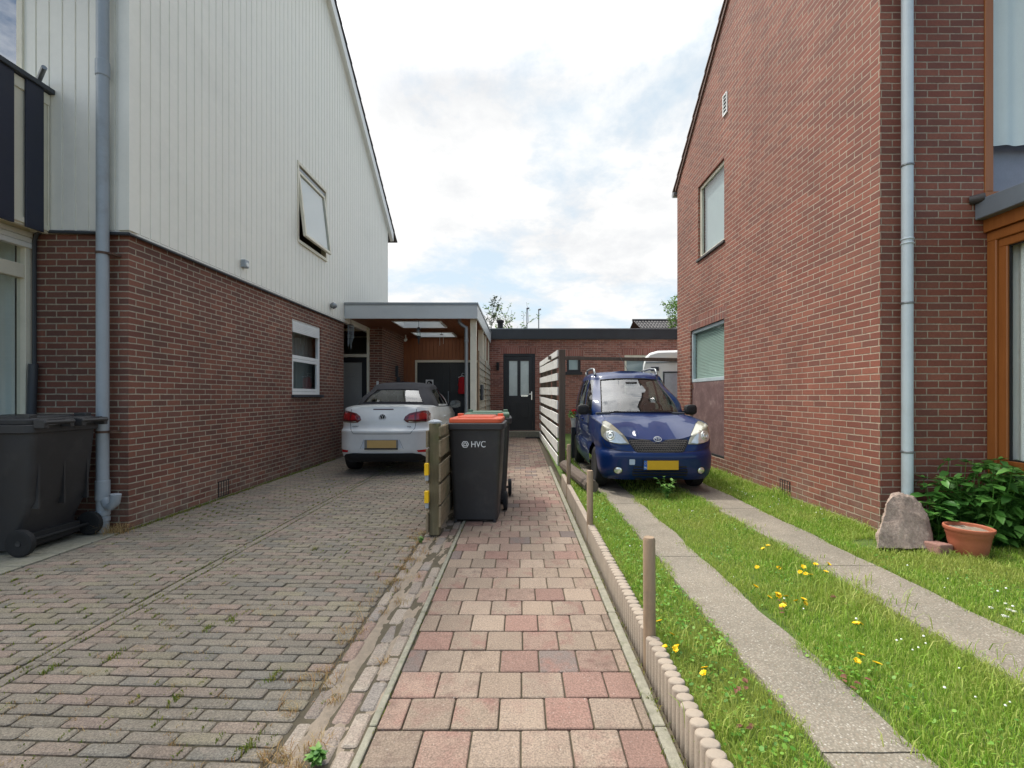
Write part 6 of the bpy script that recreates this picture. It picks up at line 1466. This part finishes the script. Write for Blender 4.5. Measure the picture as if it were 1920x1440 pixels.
def grass():
    r = np.random.default_rng(3); Vs, Fs, base = [], [], 0
    for (y0, y1, x1, den, h0, h1, w) in ((1.25, 2.5, 3.2, 20000, .014, .036, .0026), (2.5, 4.6, 5.2, 12000, .015, .038, .0033), (4.6, 10.5, 3.35, 7500, .016, .044, .0048)):
        n = int((y1-y0)*(x1-.7)*den); x = r.uniform(.7, x1, n); y = r.uniform(y0, y1, n)
        k = lawn_mask(x, y, r); x, y = x[k], y[k]
        lush = np.clip(.5+.38*snoise(x, y, 1.7, 4.0), 0, 1)
        edge = np.exp(-((x-.76)/.10)**2)*.45+np.exp(-((x-(RX-.1))/.14)**2)*(y > RF)*.7+np.exp(-((x-2.12)/.12)**2)*.25
        h = (h0+(h1-h0)*r.random(len(x))**1.6)*(.65+.55*lush+edge); rare = r.random(len(x)) < .012; h = np.where(rare, h*1.9, h)
        V, f = blades(x, y, np.full(len(x), LZ), h, w*r.uniform(.7, 1.3, len(x)), 1.0, int(y0*10)); Vs.append(V); Fs += [q+base for q in f]; base += len(V)
    tufts = [(3.22, 5.75, .06, .16, 220), (3.2, 5.0, .10, .09, 260), (3.18, 4.6, .12, .09, 260), (2.0, 2.95, .16, .10, 420), (1.95, 2.6, .12, .09, 260), (2.05, 1.95, .14, .09, 420), (1.50, 1.62, .08, .07, 200), (2.95, 3.62, .14, .08, 320), (3.25, 3.66, .16, .07, 300), (3.5, 3.5, .16, .06, 260), (3.12, 6.6, .12, .12, 240), (3.2, 7.4, .12, .12, 240), (.80, 1.75, .05, .10, 140), (.86, 2.3, .06, .08, 140), (.80, 3.3, .06, .08, 120), (.82, 5.1, .07, .08, 150), (2.0, 3.6, .12, .08, 260), (2.08, 4.4, .1, .08, 220)]
    for q, (tx, ty, s, hh, n) in enumerate(tufts):
        x = r.normal(tx, s, n); y = r.normal(ty, s*1.2, n); k = (x < RX-.02) | (y < RF); x, y = x[k], y[k]
        V, f = blades(x, y, np.full(len(x), LZ), hh*r.uniform(.45, 1.1, len(x)), .0045*r.uniform(.7, 1.3, len(x)), .9, 100+q); Vs.append(V); Fs += [a+base for a in f]; base += len(V)
    quads = np.concatenate([f for f in Fs if f.shape[1] == 4]); tris = np.concatenate([f for f in Fs if f.shape[1] == 3])
    tag(put('grass', mesh_np(np.concatenate(Vs), [quads, tris]), M['grass']), 'lush green lawn grass between and beside the concrete wheel strips', 'grass', None, 'stuff')
grass()
def clover():
    r = np.random.default_rng(5); n = 24000; x = r.uniform(.72, 3.3, n); y = 1.3+(10-1.3)*r.random(n)**1.7; k = lawn_mask(x, y, r)
    d = np.clip(.15+.5*snoise(x, y, 1.9, 2.0), 0, 1)+.65*np.exp(-((x-.86)/.16)**2); k &= r.random(n) < d; x, y = x[k], y[k]; n = len(x)
    z = LZ+.012+.02*r.random(n); R_ = .0056*r.uniform(.6, 1.5, n)*np.where(x < 1.06, 1.25, 1); tx, ty = r.normal(0, .35, n), r.normal(0, .35, n)
    V = np.empty((n, 6, 3)); a0 = r.uniform(0, 6.28, n)
    for j in range(6):
        a = a0+j*2*np.pi/6; ox, oy = R_*np.cos(a)*1.0, R_*np.sin(a); V[:, j] = np.stack([x+ox, y+oy, z+ox*tx+oy*ty], 1)
    tag(put('clover', mesh_np(V.reshape(-1, 3), [np.arange(n)[:, None]*6+np.arange(6)[None]]), M['clover']), 'small round clover leaves spread through the lawn grass', 'clover', None, 'stuff')
    n = 420; x = r.uniform(.75, 3.3, n); y = 1.5+7*r.random(n)**1.4; k = lawn_mask(x, y, r) & (snoise(x, y, 1.6, 6.0) > .15); x, y = x[k], y[k]; g = MB()
    for a, b in zip(x, y):
        z = LZ+.035+.02*random.random(); s = random.uniform(.003, .0065); g.lathe([(0, z-s*.7), (s, z-s*.2), (s*.8, z+s*.6), (0, z+s*.9)], (a, b, 0), 'z', 6)
    tag(put('clover_blossom', g.mesh(), M['daisy'], None, smooth=60), 'tiny white clover blossoms dotted over the lawn', 'blossom', None, 'stuff')
clover()
# dandelions: one flower built, then copied
def dandelion(label, group):
    t = local(thing('dandelion', label, 'flower', (0, 0, 0), group)); g = MB()
    for k in range(22):
        a = k*2.4; r = .0165*(.45+.55*(k/21)); d = Vector((math.cos(a), math.sin(a), .25+.5*(1-k/21))); s = Vector((-math.sin(a), math.cos(a), 0))*.0045; c = Vector((0, 0, .045))
        g.add([c-s*.5, c+d*r-s, c+d*r*1.12, c+d*r+s, c+s*.5], [(0, 1, 2, 3, 4)])
    put('petals', g.mesh(), M['flower'], t); g = MB(); g.tube([(.004, 0, 0), (.002, 0, .025), (0, 0, .045)], .0016, 5); g.lathe([(.002, .036), (.0055, .042), (.004, .047)], (0, 0, 0), 'z', 8); put('stem', g.mesh(), M['clover'], t); return t
fl = [(1300+.389*a, 880+.389*b) for a, b in ((365, 367), (355, 392), (315, 475), (398, 470), (400, 485), (522, 468), (545, 495), (525, 497), (587, 467), (627, 462), (635, 500), (568, 518), (272, 578), (282, 566), (345, 625), (393, 597), (400, 606), (455, 620), (513, 634), (521, 645), (517, 655), (445, 668), (430, 650), (785, 750), (796, 757), (767, 915), (800, 925), (880, 958))]
fl2 = [(960+.4305*a, 820+.4305*b) for a, b in ((655, 808), (682, 870), (688, 913), (697, 919), (735, 922), (857, 1030))]+[(1300+.389*75, 880+.389*988)]
proto = None
for lst, lab, grp in ((fl, 'yellow dandelion flower in the lawn between the two concrete wheel strips', 'dandelions between the wheel strips'), (fl2, 'yellow dandelion flower in the grass close to the scalloped palisade edging', 'dandelions beside the palisade')):
    proto = dandelion(lab, grp)
    for i, (px, py) in enumerate(lst):
        o = proto if i == 0 else copy_tree(proto); o.location = gp(px, py, LZ+.045); o.location.z = LZ+random.uniform(.0, .022)
        s = random.uniform(.9, 1.2); o.scale = (s, s, random.uniform(.85, 1.2)); o.rotation_euler = (random.uniform(.1, .75), random.uniform(-.3, .3), random.uniform(0, 6.28))
# broad weed in front of the blue car
def weed(name, c, hgt, n, L, label, mat, stems=6):
    t = thing(name, label, 'plant', c); g = MB(); st = MB(); c = Vector(c)
    for k in range(stems):
        a = 6.283*k/stems+.3; top = c+Vector((math.cos(a)*hgt*.5*random.uniform(.3, 1), math.sin(a)*hgt*.3, hgt*random.uniform(.55, 1.05))); st.tube([c, (c+top)/2+Vector((0, 0, .02)), top], [.005, .004, .002], 5)
        for j in range(n):
            p = c.lerp(top, .25+.75*(j+1)/n); b = random.uniform(0, 6.283); leaf(g, p, (math.cos(b), math.sin(b), random.uniform(-.1, .6)), L*random.uniform(.6, 1.2), L*.62, .3, .2, random.uniform(-.3, .3))
    put('leaves', g.mesh(), mat, t, smooth=180); put('stem', st.mesh(), mat, t)
x, y, z = gp(1250, 936, LZ); weed('weed', (x, y, z), .25, 7, .07, 'broad leafed weed growing in front of the bumper of the blue car', M['leaf_weed'], 8)
x, y, z = gp(595, 1432, 0); weed('weed', (x, y, z), .045, 9, .035, 'small green weed at the bottom edge, in the border left of the garden path', M['leaf_weed'], 8)
x, y, z = gp(790, 1018, 0); weed('weed', (x, y, z), .06, 6, .03, 'small weed at the foot of the low mossy fence post', M['leaf_weed'], 6)
x, y, z = gp(1690, 1062, LZ); 
# moss and weeds in joints
def joint_weeds():
    r = np.random.default_rng(8); Vs, Fs, base = [], [], 0; bl, bw = .212, .0705; P = []
    for i in range(5200):
        y = 1.2+8*r.random()**1.8; x = r.uniform(-3.9, -.95); dens = .5+.5*snoise(np.array([x]), np.array([y]), 1.5, 1.0)[0]
        if r.random() > dens*.5: continue
        row = int((y-.9)/bw); sk = -.036 if x > -2.475 else .012; c = round((x+3.95+(bl*.5 if row % 2 else 0))/bl)*bl-3.95-(bl*.5 if row % 2 else 0); m = r.integers(4, 14)
        for j in range(m): P.append((c+r.normal(0, .004), .9+row*bw+sk*(c+2.475)+r.uniform(-.03, .03), r.uniform(.005, .016)))
    for (px, py) in ((390, 1178), (435, 1160), (215, 1230), (590, 1030), (330, 1310), (95, 1255), (510, 1270), (470, 1395), (1225, 1320)):
        x, y, _ = gp(px, py)
        for j in range(60): P.append((x+r.normal(0, .012), y+r.normal(0, .03), r.uniform(.01, .028)))
    for i in range(1400): P.append((-2.475+r.choice([-.04, .04])+r.normal(0, .004), 1.3+8*r.random()**1.3, r.uniform(.004, .016)))
    for i in range(1100): P.append((r.choice([-.59, .548, .604])+r.normal(0, .006), 1.3+7*r.random()**1.2, r.uniform(.006, .022)))
    for i in range(1500): P.append((LX+.012+abs(r.normal(0, .015)), r.uniform(4.7, 10), r.uniform(.006, .03)))
    for i in range(900): P.append((LX+.05+abs(r.normal(0, .03)), r.uniform(4.7, 9), r.uniform(.01, .03)))
    P = np.array(P); V, f = blades(P[:, 0], P[:, 1], np.full(len(P), -.004), P[:, 2], .0042*r.uniform(.6, 1.4, len(P)), 1.2, 77)
    tag(put('joint_weeds', mesh_np(V, f), M['mossweed']), 'mossy weeds growing in the joints of the driveway bricks', 'weeds', None, 'stuff')
    Q = []
    for i in range(105):
        y = 1.35+3.3*r.random()**1.5; x = -.93+r.normal(0, .07)+(.05 if y < 2.2 else 0); n = r.integers(8, 34); s = r.uniform(.01, .032)
        for j in range(n): Q.append((x+r.normal(0, s), y+r.normal(0, s), r.uniform(.01, .05)))
    for i in range(120):
        y = 1.3+1.8*r.random(); x = r.uniform(-2.3, -.95); n = r.integers(4, 12)
        for j in range(n): Q.append((x+r.normal(0, .012), y+r.normal(0, .008), r.uniform(.006, .022)))
    for i in range(260): Q.append((-4.03+r.normal(0, .07), 4.62+r.normal(0, .06), r.uniform(.03, .16)))
    Q = np.array(Q); V, f = blades(Q[:, 0], Q[:, 1], np.full(len(Q), -.004), Q[:, 2], .0028*r.uniform(.6, 1.4, len(Q)), 1.7, 78)
    tag(put('dry_grass', mesh_np(V, f), M['straw']), 'dry straw coloured grass along the border of the driveway', 'grass', None, 'stuff')
joint_weeds()
# pebbles at the right edge of the lawn
g = MB(); r_ = random.Random(4)
for k in range(240):
    x, y = r_.gauss(3.22, .17), r_.gauss(2.62, .08); s = r_.uniform(.008, .02); g.lathe([(0, LZ-.01), (s, LZ), (s*.8, LZ+s*.5), (0, LZ+s*.7)], (x, y, 0), 'z', 7)
tag(put('pebbles', g.mesh(), plain('white pebbles', lin(206, 204, 198), .8, 0, .15, 30), None, smooth=60), 'patch of white pebbles at the right edge of the lawn', 'pebbles', None, 'stuff')
g = MB()
for k in range(26):
    px, py = r_.choice(((1563, 1127), (1600, 1275), (1410, 1360), (1472, 1140), (1380, 1290))); x, y, z = gp(px+r_.gauss(0, 9), py+r_.gauss(0, 7), LZ+.03); leaf(g, (x, y, z), (r_.uniform(-1, 1), r_.uniform(-1, 1), .1), .03, .02, .4, .3)
tag(put('fallen_leaves', g.mesh(), plain('brown leaf', lin(110, 70, 50), .8, 0, .3, 20)), 'few brown fallen leaves lying in the lawn', 'leaves', None, 'stuff')
